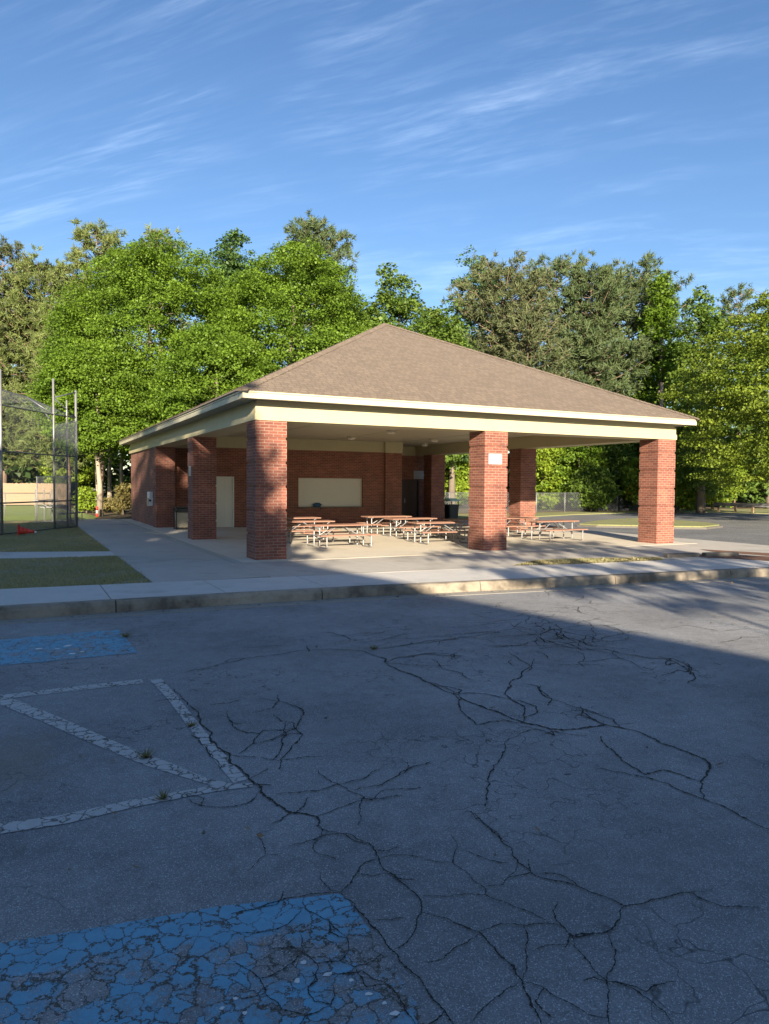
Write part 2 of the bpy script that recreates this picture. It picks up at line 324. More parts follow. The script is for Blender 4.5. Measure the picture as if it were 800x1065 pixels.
CRACKS=[(0.0140,[(-3.595,-9.406),(-3.573,-9.799),(-3.584,-10.506),(-3.583,-11.049),(-3.575,-11.478),(-3.543,-11.767),(-3.519,-11.967),(-3.506,-12.148),(-3.454,-12.363),(-3.338,-12.471),(-3.353,-12.539),(-3.383,-12.588)]),
(0.0140,[(-3.454,-12.363),(-3.354,-12.305),(-3.29,-12.195)]),
(0.0140,[(-3.454,-12.363),(-3.541,-12.424),(-3.601,-12.444)]),
(0.0075,[(-3.338,-12.471),(-3.235,-12.443),(-3.13,-12.413),(-3.01,-12.387)]),
(0.0075,[(-3.073,-11.825),(-3.086,-11.987),(-3.045,-12.103),(-3.027,-12.234),(-2.978,-12.346),(-3.072,-12.495),(-3.167,-12.678)]),
(0.0075,[(-2.978,-12.346),(-2.929,-12.398),(-2.81,-12.308),(-2.699,-12.344),(-2.59,-12.384)]),
(0.0075,[(-2.987,-10.533),(-2.979,-10.744),(-2.901,-10.831),(-2.924,-11.104),(-3.126,-11.39),(-3.241,-11.528),(-3.314,-11.709)]),
(0.0075,[(-3.304,-10.274),(-3.348,-10.618),(-3.342,-10.813),(-3.226,-10.96),(-3.176,-10.892),(-2.906,-10.973)]),
(0.0075,[(-3.226,-10.96),(-3.32,-11.133),(-3.487,-11.296)]),
(0.0075,[(-3.407,-10.056),(-3.108,-10.02)]),
(0.0075,[(-3.498,-8.874),(-3.014,-8.693),(-2.648,-8.507),(-1.896,-8.429),(-1.608,-8.501),(-1.301,-8.747),(-1.343,-9.645),(-1.313,-10.203),(-1.256,-10.644),(-1.349,-10.913)]),
(0.0075,[(-1.146,-8.716),(-0.746,-8.689),(-0.377,-8.569),(-0.005,-8.648)]),
(0.0075,[(-1.306,-9.317),(-0.971,-9.196),(-0.622,-9.164),(-0.443,-9.346),(-0.696,-9.603)]),
(0.0075,[(-3.543,-11.767),(-3.391,-11.672),(-3.371,-11.647)]),
(0.0075,[(-3.519,-11.967),(-3.669,-12.126),(-3.818,-12.108),(-3.909,-12.037),(-3.966,-11.898)]),
(0.0075,[(-3.702,-10.732),(-3.679,-11.003),(-3.676,-11.535)]),
(0.0075,[(-2.584,-12.129),(-2.471,-11.972)]),
(0.0075,[(-1.903,-8.507),(-1.801,-8.199)]),
(0.0168,[(-1.33,-9.787),(-1.29,-10.284),(-1.26,-10.728),(-1.27,-11.181),(-1.21,-11.615),(-1.11,-11.845),(-0.92,-11.939),(-0.64,-11.95),(-0.52,-12.224),(-0.56,-12.449),(-0.53,-12.674),(-0.54,-12.843),(-0.72,-13.005),(-0.89,-13.092),(-1.1,-13.3)]),
(0.0168,[(-1.35,-12.614),(-1.24,-12.756),(-1.16,-12.88),(-1.11,-13.027),(-1.12,-13.179),(-1.1,-13.3),(-1.08,-13.482),(-1.1,-13.73),(-1.1,-13.817)]),
(0.0168,[(-0.86,-12.14),(-0.99,-12.35),(-1.09,-12.603),(-1.13,-12.852),(-0.95,-12.848),(-0.91,-13),(-0.89,-13.092)]),
(0.0090,[(-1.28,-10.799),(-1.5,-11.142),(-1.58,-11.501),(-1.31,-11.503),(-1.18,-11.693)]),
(0.0090,[(0.27,-9.88),(-0.13,-10.246),(-0.54,-10.55),(-0.77,-10.795),(-0.91,-11.054),(-0.96,-11.326),(-1.21,-11.615)]),
(0.0090,[(-0.46,-10.676),(-0.41,-10.789),(-0.57,-11.215),(-0.74,-11.36)]),
(0.0090,[(-0.91,-11.054),(-0.83,-11.317),(-0.95,-11.471),(-1.12,-11.528)]),
(0.0090,[(-1.2,-10.709),(-1.01,-10.8),(-0.91,-11.054)]),
(0.0090,[(-0.57,-11.215),(-0.54,-11.455),(-0.51,-11.541),(-0.49,-11.69),(-0.47,-11.877),(-0.57,-12.105)]),
(0.0090,[(-0.48,-11.481),(-0.65,-11.684),(-0.64,-11.95)]),
(0.0090,[(-1.52,-11.883),(-1.74,-12.096),(-1.96,-12.274),(-2.16,-12.523),(-2.38,-12.789)]),
(0.0090,[(-2.5,-12.799),(-2.52,-12.98),(-2.51,-13.076),(-2.52,-13.216)]),
(0.0090,[(-0.72,-8.643),(-0.35,-8.672),(0.1,-8.585),(0.64,-8.519),(1.1,-8.396),(1.34,-8.677)]),
(0.0090,[(-1.05,-9.26),(-0.71,-9.176),(-0.53,-9.383),(-0.31,-9.234)]),
(0.0090,[(0.12,-9.169),(0.4,-9.245),(0.59,-9.253),(0.97,-9.137),(1.14,-9.364),(1.08,-9.754)]),
(0.0090,[(1.19,-8.265),(1.09,-8.889),(1,-9.443),(1.08,-9.754),(1.33,-9.87),(1.36,-10.139),(1.47,-10.439),(1.71,-10.549),(1.59,-10.84),(1.46,-11.098)]),
(0.0090,[(1.65,-10.403),(1.58,-10.724),(1.35,-11.047),(1.34,-10.938),(0.95,-11.057)]),
(0.0090,[(1.59,-10.84),(1.21,-11.279),(0.99,-11.361)]),
(0.0090,[(-2.71,-12.372),(-2.59,-12.379)]),
(0.0090,[(1.95,-10.896),(1.93,-10.999)]),
(0.0090,[(0.98,-8.839),(1.61,-8.631),(1.69,-9.165),(1.66,-9.605)]),
(0.0090,[(-1.52,-11.883),(-1.21,-11.798),(-1.18,-11.986),(-1.11,-11.845)]),
(0.0090,[(1.34,-8.677),(1.42,-9.039),(1.29,-9.436),(1.03,-9.454)]),
(0.0090,[(1.61,-8.631),(1.3,-9.082),(1.39,-9.244),(1.36,-9.525),(1.59,-9.516)]),
(0.0090,[(1.09,-8.889),(0.93,-9.268),(1.14,-9.364)]),
(0.0090,[(1.69,-9.165),(1.34,-9.513),(1.32,-9.729)]),
(0.0090,[(1.68,-10.538),(1.39,-10.744),(1.58,-10.724)]),
(0.0090,[(1.72,-10.67),(1.51,-10.973),(1.3,-11.123),(1.42,-11.101)]),
(0.0090,[(2.41,-8.642),(2.34,-9.142),(2.52,-9.453)]),
(0.0090,[(2.92,-9.235),(3.48,-9.207),(3.59,-9.715),(4.07,-9.766)]),
(0.0090,[(2.91,-10.186),(3.47,-10.083),(3.74,-10.272)]),
(0.0090,[(-0.37,-10.808),(-0.52,-10.995),(-0.57,-11.215)]),
(0.0090,[(-0.96,-12.094),(-1.12,-11.903),(-1.26,-11.916)]),
(0.0090,[(-0.51,-11.541),(-0.62,-11.767),(-0.64,-11.95)]),
(0.0112,[(-2.494,-12.803),(-2.515,-12.947),(-2.524,-13.087),(-2.539,-13.267),(-2.603,-13.409),(-2.602,-13.547),(-2.55,-13.616),(-2.475,-13.716),(-2.434,-13.819),(-2.398,-13.934),(-2.313,-13.956),(-2.156,-13.966),(-2.025,-13.989),(-1.906,-14.014)]),
(0.0112,[(-2.398,-13.934),(-2.49,-14.001),(-2.611,-14.047),(-2.68,-14.029),(-2.766,-14.004),(-2.757,-13.924),(-2.717,-13.817),(-2.654,-13.771)]),
(0.0112,[(-3.256,-13.572),(-3.177,-13.666),(-3.108,-13.804),(-3.11,-13.918),(-3.111,-14.054),(-3.135,-14.141),(-3.165,-14.22),(-3.192,-14.307),(-3.219,-14.364)]),
(0.0060,[(-3.108,-13.804),(-2.987,-13.794),(-2.894,-13.857),(-2.798,-13.886),(-2.757,-13.924)]),
(0.0060,[(-2.911,-13.848),(-2.955,-13.945),(-3.031,-14.034),(-3.135,-14.141)]),
(0.0060,[(-3.191,-13.458),(-3.083,-13.514),(-2.918,-13.575),(-2.863,-13.688),(-2.816,-13.787),(-2.798,-13.886)]),
(0.0060,[(-2.918,-13.575),(-2.889,-13.515),(-2.889,-13.363),(-2.903,-13.263),(-2.754,-13.003)]),
(0.0060,[(-2.903,-13.263),(-3.025,-13.166)]),
(0.0060,[(-2.603,-13.409),(-2.739,-13.502),(-2.793,-13.541),(-2.875,-13.513)]),
(0.0060,[(-2.611,-14.047),(-2.663,-14.152),(-2.751,-14.23),(-2.839,-14.286),(-2.909,-14.371),(-2.976,-14.437),(-3.018,-14.486)]),
(0.0060,[(-2.766,-14.004),(-2.808,-14.065),(-2.818,-14.168),(-2.839,-14.286),(-2.789,-14.338),(-2.768,-14.427),(-2.763,-14.505),(-2.786,-14.565)]),
(0.0060,[(-3.135,-14.141),(-3.083,-14.208),(-3.055,-14.3),(-3.029,-14.387),(-2.973,-14.433)]),
(0.0060,[(-3.157,-14.144),(-3.253,-14.164),(-3.351,-14.192),(-3.424,-14.229)]),
(0.0060,[(-2.804,-14.045),(-2.88,-14.014),(-2.981,-14.012)]),
(0.0060,[(-3.117,-13.816),(-3.224,-13.846),(-3.333,-13.886),(-3.426,-13.871)]),
(0.0060,[(-2.643,-13.389),(-2.791,-13.171)]),
(0.0098,[(-4.038,-13.202),(-3.936,-13.215),(-3.836,-13.2),(-3.764,-13.196),(-3.655,-13.209),(-3.577,-13.233),(-3.526,-13.271)]),
(0.0098,[(-3.526,-13.271),(-3.505,-13.374),(-3.505,-13.498),(-3.5,-13.661),(-3.5,-13.767),(-3.497,-13.888),(-3.493,-14.019),(-3.489,-14.139),(-3.491,-14.241)]),
(0.0053,[(-3.547,-13.048),(-3.569,-13.14),(-3.56,-13.228),(-3.521,-13.26)]),
(0.0098,[(-3.521,-13.26),(-3.465,-13.218),(-3.379,-13.129),(-3.299,-13.06),(-3.233,-13.06)]),
(0.0098,[(-3.381,-12.583),(-3.349,-12.675),(-3.275,-12.748),(-3.252,-12.849),(-3.202,-12.891),(-3.208,-12.974),(-3.227,-13.064),(-3.243,-13.195),(-3.228,-13.305),(-3.213,-13.424),(-3.218,-13.487),(-3.269,-13.577),(-3.349,-13.668),(-3.4,-13.71),(-3.496,-13.748)]),
(0.0053,[(-3.227,-13.064),(-3.146,-13.054),(-3.092,-13.08),(-3.005,-13.171)]),
(0.0053,[(-3.349,-12.675),(-3.436,-12.724),(-3.524,-12.735),(-3.604,-12.731)]),
(0.0053,[(-3.866,-12.878),(-3.753,-12.776),(-3.721,-12.674),(-3.719,-12.533),(-3.612,-12.51)]),
(0.0053,[(-3.753,-12.776),(-3.656,-12.79)]),
(0.0053,[(-3.385,-13.142),(-3.332,-13.197),(-3.256,-13.204),(-3.185,-13.254)]),
(0.0053,[(-3.486,-13.519),(-3.405,-13.558),(-3.354,-13.571)]),
(0.0053,[(-3.698,-13.228),(-3.724,-13.318),(-3.685,-13.398),(-3.663,-13.445),(-3.653,-13.519),(-3.639,-13.582)]),
(0.0053,[(-3.742,-13.309),(-3.86,-13.395),(-3.962,-13.391),(-4.079,-13.356)]),
(0.0053,[(-3.639,-13.582),(-3.663,-13.667),(-3.724,-13.718),(-3.815,-13.694),(-3.842,-13.6),(-3.806,-13.467)]),
(0.0053,[(-3.542,-13.746),(-3.637,-13.781),(-3.686,-13.776),(-3.724,-13.718)]),
(0.0053,[(-3.815,-13.694),(-3.894,-13.805),(-3.902,-13.888),(-3.85,-13.93),(-3.804,-13.849)]),
(0.0053,[(-4.048,-13.675),(-3.951,-13.666),(-3.842,-13.6)]),
(0.0053,[(-4.122,-13.524),(-4.074,-13.606),(-4.048,-13.675),(-4.052,-13.763),(-4.139,-13.755),(-4.174,-13.72)]),
(0.0053,[(-3.686,-13.776),(-3.694,-13.902),(-3.617,-13.922),(-3.609,-14.048),(-3.619,-14.155)]),
(0.0053,[(-4.052,-13.763),(-4.022,-13.878),(-3.957,-13.943),(-3.85,-13.93)])]
MARKS={'L1':[(-5.049,-8.932),(-3.812,-8.914),(-3.807,-9.071),(-5.046,-9.082)],
'L2':[(-5.049,-8.915),(-4.817,-9.364),(-4.478,-10.119),(-4.193,-10.780),(-3.941,-11.291),(-3.775,-11.662),(-3.656,-11.788),(-3.708,-11.845),(-3.810,-11.730),(-4.122,-11.223),(-4.439,-10.551),(-4.751,-9.857),(-5.042,-9.257)],
'L3':[(-3.746,-8.964),(-3.629,-8.980),(-3.604,-9.683),(-3.594,-10.617),(-3.573,-11.289),(-3.555,-11.768),(-3.650,-11.790),(-3.670,-11.323),(-3.686,-10.698),(-3.698,-9.736)],
'L4':[(-4.987,-11.768),(-4.689,-11.805),(-4.258,-11.769),(-3.776,-11.772),(-3.533,-11.847),(-3.548,-11.898),(-3.781,-11.867),(-4.273,-11.880),(-4.645,-11.933),(-4.983,-11.908)],
'BA':[(-5.404,-6.533),(-5.106,-6.316),(-4.455,-6.235),(-3.711,-6.237),(-3.683,-7.717),(-4.225,-7.721),(-4.708,-7.738),(-5.076,-7.705),(-5.342,-7.715)],
'BB':[(-5.363,-12.975),(-4.960,-12.984),(-4.511,-13.055),(-4.061,-13.120),(-3.681,-13.227),(-3.539,-13.261),(-3.517,-13.324),(-3.533,-13.737),(-3.562,-14.037),(-3.545,-14.282),(-3.593,-14.418),(-5.278,-13.591)]}

# ------------------------------------------------------------------ helpers on the ground
def at(px, py, z=0.):
    a, b = px-400, py-532.5
    d = _F + _r*(a/F_PX) - _u*(b/F_PX); t = (z-CAM[2])/d.z
    return (CAM[0]+d.x*t, CAM[1]+d.y*t)

ZR = -.18
# ------------------------------------------------------------------ setting: ground, lot, kerb, walks
gm = MB()
xs = [-400,-120,-60,-20,20,60,120,400]
for i in range(7):
    for j in range(7):
        gm.quad((xs[i],xs[j],-.24),(xs[i+1],xs[j],-.24),(xs[i+1],xs[j+1],-.24),(xs[i],xs[j+1],-.24))
tag(gm.build('ground', MAT['lawn']), kind='structure')

KF = [(-60,-4.84),(-5.14,-4.84),(-3.6,-4.88),(-1.4,-4.92),(.8,-5.03),(2.3,-5.2),(3.85,-5.38),(4.9,-5.47),(7.2,-5.66),(9.7,-5.95),(13,-6.3),(30,-8.2)]     # kerb face
def off(poly, d): return [(x, y+d) for x, y in poly]
lot = [(-60,-80),(60,-80),(60,-8.4)] + [(x,y-.34) for x,y in KF[::-1]]
sheet_obj('parking_lot', lot, ZR, MAT['asphalt'])
def strip(name, top, bot, z0, z1, m):
    b = MB()
    for i in range(len(top)-1):
        (x0,y0),(x1,y1) = top[i], top[i+1]; (u0,v0),(u1,v1) = bot[i], bot[i+1]
        b.prism(ccw([(u0,v0),(u1,v1),(x1,y1),(x0,y0)]), z0, z1)
    return tag(b.build(name, m), kind='structure')
# gutter pan and kerb stones (segment joints every 3 m or so)
strip('gutter', off(KF,-.02), off(KF,-.36), -.21, ZR+.006, MAT['gutter'])
def interp(poly, x):
    for (x0,y0),(x1,y1) in zip(poly, poly[1:]):
        if x0 <= x <= x1: return y0+(y1-y0)*(x-x0)/(x1-x0)
    return poly[-1][1]
kb = MB(); joints = [-30.,-12.6,-9.6,-6.6,-3.6,-.33,2.7,5.7,8.7,11.7,14.7,17.7,30]
SW = [(-60,-2.85),(-5.2,-2.85),(-2.8,-3.0),(1.65,-3.3),(3.26,-3.36),(4.9,-3.42),(6.38,-3.66),(8.9,-3.82),(10.2,-3.9),(13,-4.1),(30,-5.6)]       # back edge of sidewalk
rk = random.Random(2)
for a, b_ in zip(joints, joints[1:]):
    n = 6
    for k in range(n):
        x0 = a+(b_-a)*k/n + (.008 if k == 0 else 0); x1 = a+(b_-a)*(k+1)/n - (.008 if k == n-1 else 0)
        def prof(x, e): 
            y = interp(KF, x); w = .012*math.sin(x*3.1)+.008*math.sin(x*7.7)
            return [(x, y+.19, -.2),(x, y-.025+w*.5, -.2),(x, y-.008+w, -.06),(x, y+.012+w, -.012+w*.4),(x, y+.045, .0+.002*e),(x, y+.19, .002*e)]
        kb.loft([prof(x0,0), prof(x1,0)], cap=(k in (0, n-1)))
tag(kb.build('kerb', MAT['kerb']), kind='structure')
wb = MB(); wj = [-5.4+1.75*i for i in range(-16, 20)]
for a, b_ in zip(wj, wj[1:]):
    x0, x1 = a+.009, b_-.009; dz = rk.uniform(-.004,.004)
    wb.prism(ccw([(x0,interp(KF,x0)+.192),(x1,interp(KF,x1)+.192),(x1,interp(SW,x1)),(x0,interp(SW,x0))]), -.1, .003+dz)
tag(wb.build('sidewalk', MAT['walk']), kind='structure')
strip('joint_bed', off(SW,.0), off(KF,.19), -.2, -.03, MAT['dirty_shaded'])

# lawn, walkway round the pavilion, floor slab
slab_obj('lawn', [(-60,-2.86),(-5.2,-2.86),(-2.77,-3.01),(-2.77,19.5),(-1.7,22.3),(-60,22.3)], -.23, -.02, MAT['lawn'])
slab_obj('field', [(-60,22.3),(-1.7,22.3),(-1.0,26),(-2.4,40),(0,90),(-60,140)], -.23, -.03, MAT['field'])
slab_obj('woodland_floor', [(-1.7,22.3),(60,26.5),(60,200),(-30,200),(0,90),(-2.4,40),(-1.0,26)], -.23, -.035, MAT['forestfloor'])
fb = MB()
px_, py_ = [-2.76,-.62], [-2.99,-.4,2.3,5.,7.7,10.4,13.1,15.8,18.5,22.3]
for a, b_ in zip(py_, py_[1:]): fb.prism([(-2.76,a+.006),(-.62,a+.006),(-.62,b_-.006),(-2.76,b_-.006)], -.2, .0)
for x0, x1 in ((-.62,2.6),(2.6,5.9)): fb.prism(ccw([(x0+.006,interp(SW,x0)+.01),(x1-.006,interp(SW,x1)+.01),(x1-.006,-.412),(x0+.006,-.412)]), -.2, .001)
for x0, x1 in ((5.9,9.2),(9.2,12.4)): fb.prism(ccw([(x0+.006,interp(SW,x0)+.01),(x1-.006,interp(SW,x1)+.01),(x1-.006,-.412),(x0+.006,-.412)]), -.2, .0015)
fb.prism(ccw([(12.41,interp(SW,12.4)+.01),(15.55,interp(SW,15.5)+.01),(15.62,-.412),(12.41,-.412)]), -.2, .001)
for a, b_ in zip([-.4,3.,6.5,10.,13.5,17.],[3.,6.5,10.,13.5,17.,22.3]): fb.prism([(14.16,a+.006),(15.62,a+.006),(15.62,b_-.006),(14.16,b_-.006)], -.2, .0)
tag(fb.build('walkway', MAT['apron']), kind='structure')
sb = MB()
sx_ = [-.41,3.2,6.75,10.3,14.15]; sy_ = [-.4,3.4,7.2,10.4,13.6,17.6,22.0]
for a, b_ in zip(sx_, sx_[1:]):
    for c_, d_ in zip(sy_, sy_[1:]): sb.prism([(a+.004,c_+.004),(b_-.004,c_+.004),(b_-.004,d_-.004),(a+.004,d_-.004)], -.2, .005)
tag(sb.build('pavilion_floor', MAT['slab']), kind='structure')
slab_obj('floor_border', [(-.61,-.4),(-.415,-.4),(-.415,22.),(-.61,22.)], -.2, .006, MAT['border'])
slab_obj('garden_path', [(-40,3.05),(-5.3,2.83),(-2.765,2.55),(-2.765,3.75),(-5.35,4.6),(-40,5.3)], -.2, -.008, MAT['walk'])
GS = [(4.9,-3.28),(6.0,-2.62),(7.28,-2.66),(9.45,-3.25),(8.95,-3.76),(6.4,-3.6)]
sheet_obj('grass_strip', GS, .008, MAT["forestfloor"])
sheet_obj('straw_bed', [at(728,571.5),at(800,575.5),at(830,577),at(830,581),at(790,577.5),at(742,574)], .010, MAT['straw'])
sheet_obj('straw_bed', [at(712,576.8),at(770,577.6),at(830,580.5),at(830,586),at(780,582.5),at(738,580.5)], .012, MAT['straw'])
# driveway on the right with a planted island, verge beyond it
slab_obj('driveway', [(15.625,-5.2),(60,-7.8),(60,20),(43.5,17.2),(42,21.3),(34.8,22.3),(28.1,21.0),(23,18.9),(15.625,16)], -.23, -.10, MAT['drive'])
slab_obj('far_verge', [(15.625,16),(23,18.9),(28.1,21.),(34.8,22.3),(42,21.3),(43.5,17.2),(60,20),(60,26.5),(14.16,23.2),(14.16,22.3),(15.625,22.3)], -.23, -.05, MAT['dry'])
isl = [at(600,547.5,-.1),at(616,544,-.1),at(640,541.8,-.1),at(663,540.6,-.1),at(703,543,-.1),at(738,545.8,-.1),at(752,548.5,-.1),at(735,550.6,-.1),at(703,550.3,-.1),at(663,549.3,-.1),at(620,548.5,-.1)]
slab_obj('island_kerb', isl, -.2, -.02, MAT['dirty_shaded'])
cx_, cy_ = sum(p[0] for p in isl)/len(isl), sum(p[1] for p in isl)/len(isl)
slab_obj('island_grass', [(cx_+(x-cx_)*.965, cy_+(y-cy_)*.95) for x, y in isl], -.2, .03, MAT['dry'])

# worn markings and cracks in the lot
for key, nm, m, dz in (('L1','parking_line','white_paint',.0026),('L2','parking_line','white_paint',.0031),('L3','parking_line','white_paint',.0036),('L4','parking_line','white_paint',.0041),('BA','blue_marking','blue_far',.003),('BB','blue_marking','blue_paint',.003)):
    sheet_obj(nm, MARKS[key], ZR+dz, MAT[m])
pr = random.Random(8); pb = MB()
for x, y, s in ((-4.16,-13.74,.035),(-4.15,-13.83,.028),(-4.22,-13.77,.024),(-3.92,-13.75,.04),(-3.80,-13.77,.045),(-3.73,-13.84,.035),(-3.70,-13.94,.04),(-3.66,-14.07,.045),(-3.67,-14.01,.03),(-4.69,-7.03,.10),(-4.38,-7.01,.12),(-4.5,-7.12,.07),(-4.36,-7.46,.10),(-4.25,-7.4,.08),(-3.86,-13.66,.03)):
    a0 = pr.uniform(0, 6); n = 7
    pb.sheet([(x+s*.5*pr.uniform(.45,1.2)*math.cos(a0+2*PI*i/n)*.9, y+s*.42*pr.uniform(.4,1.1)*math.sin(a0+2*PI*i/n)) for i in range(n)], ZR+.0048)
tag(pb.build('paint_flakes', MAT['offwhite']), kind='structure')

cr = MB(); rc = random.Random(5)
def crack(pts, w, z):
    # jittered subdivision, then a ribbon of uneven width
    p = [Vector((x,y)) for x, y in pts]
    for lv in range(4):
        q = [p[0]]
        for a, b_ in zip(p, p[1:]):
            d = b_-a; m = (a+b_)/2 + Vector((-d.y, d.x))*rc.uniform(-.10,.10); q += [m, b_]
        p = q
    L = len(p); vs = []
    for i, a in enumerate(p):
        t = (p[min(i+1,L-1)]-p[max(i-1,0)]); t = t.normalized() if t.length > 1e-9 else Vector((1,0)); nn = Vector((-t.y,t.x))
        ww = w*(rc.uniform(.3,1.2) if rc.random() > .06 else 1.9)*(.4+.6*min(1, 5*min(i, L-1-i)/L+.1))
        vs += [(*(a+nn*ww*rc.uniform(.5,1)), z), (*(a-nn*ww*rc.uniform(.5,1)), z)]
    cr.add(vs, [(2*i, 2*i+2, 2*i+3, 2*i+1) for i in range(L-1)])
for k, (w, pts) in enumerate(CRACKS):
    far = min(2.6, max(1., (math.hypot(pts[0][0]-CAM[0], pts[0][1]-CAM[1])-1.6)/3.))
    crack(pts, ((.0036 if w < .0075 else .0048)+.24*w)*min(far,2.1)*.72, ZR+.0052+.00001*k)
    # short side spurs
    for i in range(1, len(pts)-1):
        if rc.random() < .10:
            x, y = pts[i]; a = rc.uniform(0, 2*PI); l = rc.uniform(.08,.3)
            crack([(x,y),(x+math.cos(a)*l*.6,y+math.sin(a)*l*.5),(x+math.cos(a+.5)*l,y+math.sin(a+.5)*l)], (.004+.1*w)*far, ZR+.0062+.00001*k)
# fine alligator cracking out in the lot, where the long crack fields are
for (cx0, cy0, rx, ry, n) in ((1.6,-8.4,1.0,.5,22),(.4,-10.2,1.0,.7,12),(-2.9,-11.4,.5,.9,8),(3.5,-7.4,1.4,.6,20),(1.2,-9.2,.8,.5,12),(-.2,-8.2,1.4,.4,10)):
    for i in range(n):
        x, y = cx0+rc.gauss(0,rx*.6), cy0+rc.gauss(0,ry*.6); a = rc.uniform(0,2*PI); pts = [(x,y)]
        for s in range(rc.randint(2,5)):
            a += rc.uniform(-.7,.7); l = rc.uniform(.12,.34); x += math.cos(a)*l; y += math.sin(a)*l*.9; pts.append((x,y))
        crack(pts, .0075, ZR+.0074+.00002*i)
tag(cr.build('asphalt_cracks', MAT['crack']), kind='structure')

# ------------------------------------------------------------------ the pavilion
H, W_ = 3.25, .755
pav = empty('pavilion', (0,0,0), 0, 'open brick picnic pavilion with brown hip roof, cream beams and square brick columns', 'pavilion')
# column: rusticated, a recessed course every eighth
colm = MB()
def rect(i, z): return [(i,i,z),(W_-i,i,z),(W_-i,W_-i,z),(i,W_-i,z)]
rings = [rect(0,0)]
for z in (.56,1.12,1.68,2.24,2.80):
    rings += [rect(0,z), rect(.02,z), rect(.02,z+.07), rect(0,z+.07)]
rings.append(rect(0,H)); colm.loft(rings)
col0 = colm.build('brick_column', MAT['brick'], pav)
for x, y in ((6.35,0),(12.79,0),(0,6.87),(0,13.86),(12.79,6.9),(12.79,13.86)):
    c = col0.copy(); C.objects.link(c); c.location = (x,y,0); c.parent = pav
# beams: two lapped boards, a shadow gap on top
def beam(x0, x1, y0, y1, ext):
    """ext = sides whose face laps outwards"""
    b = MB()
    for d, z0, z1 in ((.022,H,3.405),(.0,3.405,3.612),(-.03,3.612,3.715)):
        b.box(x0-(d if 'w' in ext else 0), x1+(d if 'e' in ext else 0), y0-(d if 's' in ext else 0), y1+(d if 'n' in ext else 0), z0, z1)
    b.build('beam', MAT['cream'], pav)
XE, YN = 13.545, 21.62
beam(0, XE, 0, .74, 'wes'); beam(0, .74, .742, YN-.742, 'w'); beam(XE-.74, XE, .742, YN-.742, 'e'); beam(0, XE, YN-.74, YN, 'wen')
O = .42
fm = MB()
x0, x1, y0, y1 = -O, XE+O, -O, YN+O
for a in ((x0,x1,y0,y0+.03),(x0,x1,y1-.03,y1),(x0,x0+.03,y0+.031,y1-.031),(x1-.03,x1,y0+.031,y1-.031)): fm.box(*a, 3.69, 3.862)
for a in ((x0-.02,x1+.02,y0-.02,y0-.001),(x0-.02,x1+.02,y1+.001,y1+.02),(x0-.02,x0-.001,y0,y1),(x1+.001,x1+.02,y0,y1)): fm.box(*a, 3.822, 3.866)
fm.build('fascia', MAT['white'], pav)
MB().box(x0+.032, x1-.032, y0+.032, y1-.032, 3.716, 3.745).build('ceiling', MAT['ceiling'], pav)
ce = MB()
for x in (3.7,7.1,10.4): ce.box(x-.012, x+.012, .76, 13.04, 3.708, 3.7155)
ce.build('ceiling_batten', MAT['ceiling'], pav)
# hip roof
e = .05; A0,B0,C0,D0 = (x0-e,y0-e,3.878),(x1+e,y0-e,3.878),(x1+e,y1+e,3.878),(x0-e,y1+e,3.878)
R0, R1 = (6.7725,6.95,7.5), (6.7725,14.67,7.5)
rf = MB()
def dn(p, d=.03): return (p[0],p[1],p[2]-d)
rf.add([A0,B0,C0,D0,R0,R1]+[dn(p,.012) for p in (A0,B0,C0,D0)], [(0,1,4),(1,2,5,4),(2,3,5),(3,0,4,5),(0,6,7,1),(1,7,8,2),(2,8,9,3),(3,9,6,0),(6,9,8,7)])
roof = rf.build('roof', MAT['shingle'], pav)
hc = MB()
for a, b_ in ((A0,R0),(B0,R0),(C0,R1),(D0,R1),(R0,R1)):
    a, b_ = Vector(a), Vector(b_); d = (b_-a).normalized(); s = d.cross(Vector((0,0,1))).normalized()*.15; n = int((b_-a).length/.14)
    for i in range(n):
        p, q = a+(b_-a)*(i/n), a+(b_-a)*((i+1.25)/n if i < n-1 else 1); l = .016
        up = Vector((0,0,.022)); lo = Vector((0,0,-.045 if d.z > .1 else -.05))
        hc.add([p+s+lo, p+up+Vector((0,0,.0)), p-s+lo, q+s+lo+Vector((0,0,l)), q+up+Vector((0,0,l)), q-s+lo+Vector((0,0,l))], [(0,3,4,1),(1,4,5,2),(0,1,2),(3,5,4)])
hc.build('ridge_cap', MAT['shingle'], roof)

def wall(*boxes):
    b = MB()
    for q in boxes: b.box(*q)
    return b.build('wall', MAT['brick'], pav)
# concession block: serving wall with its opening
wall((1.9,2.05,13.05,13.25,0,H),(2.97,5.76,13.05,13.25,0,H),(2.05,2.97,13.05,13.25,2.08,H),(5.76,8.79,13.05,13.25,0,.81),(5.76,8.79,13.05,13.25,2.06,H),(8.79,10.75,13.05,13.25,0,H))
wall((9.84,10.66,12.90,13.046,0,H))
wall((10.55,10.75,13.252,15.5,0,H))
dw = wall((10.55,12.0,15.502,15.7,0,H),(13.05,13.48,15.502,15.7,0,H),(12.0,13.05,15.502,15.7,2.07,H))
wall((1.9,2.1,13.252,14.3,0,H)); wall((.758,2.1,14.302,14.5,0,H))
lw = wall((.06,.26,14.618,21.56,0,H))
wall((.262,13.28,21.36,21.56,0,H)); wall((13.282,13.48,15.702,21.56,0,H))
wall((.055,.265,14.62,21.57,.30,.302))
cb = MB(); cb.box(1.86,10.79,13.03,13.27,H,3.715); cb.box(.76,1.858,14.28,14.5,H,3.715); cb.box(9.81,10.70,12.86,13.028,H-.02,3.715)
cb.box(10.55,10.77,13.272,15.49,H,3.715); cb.box(10.772,12.79,15.48,15.7,H,3.715)
cb.build('frieze_board', MAT['cream'], pav)
sw = MB(); sw.box(5.762,8.788,13.235,13.245,.812,2.058)
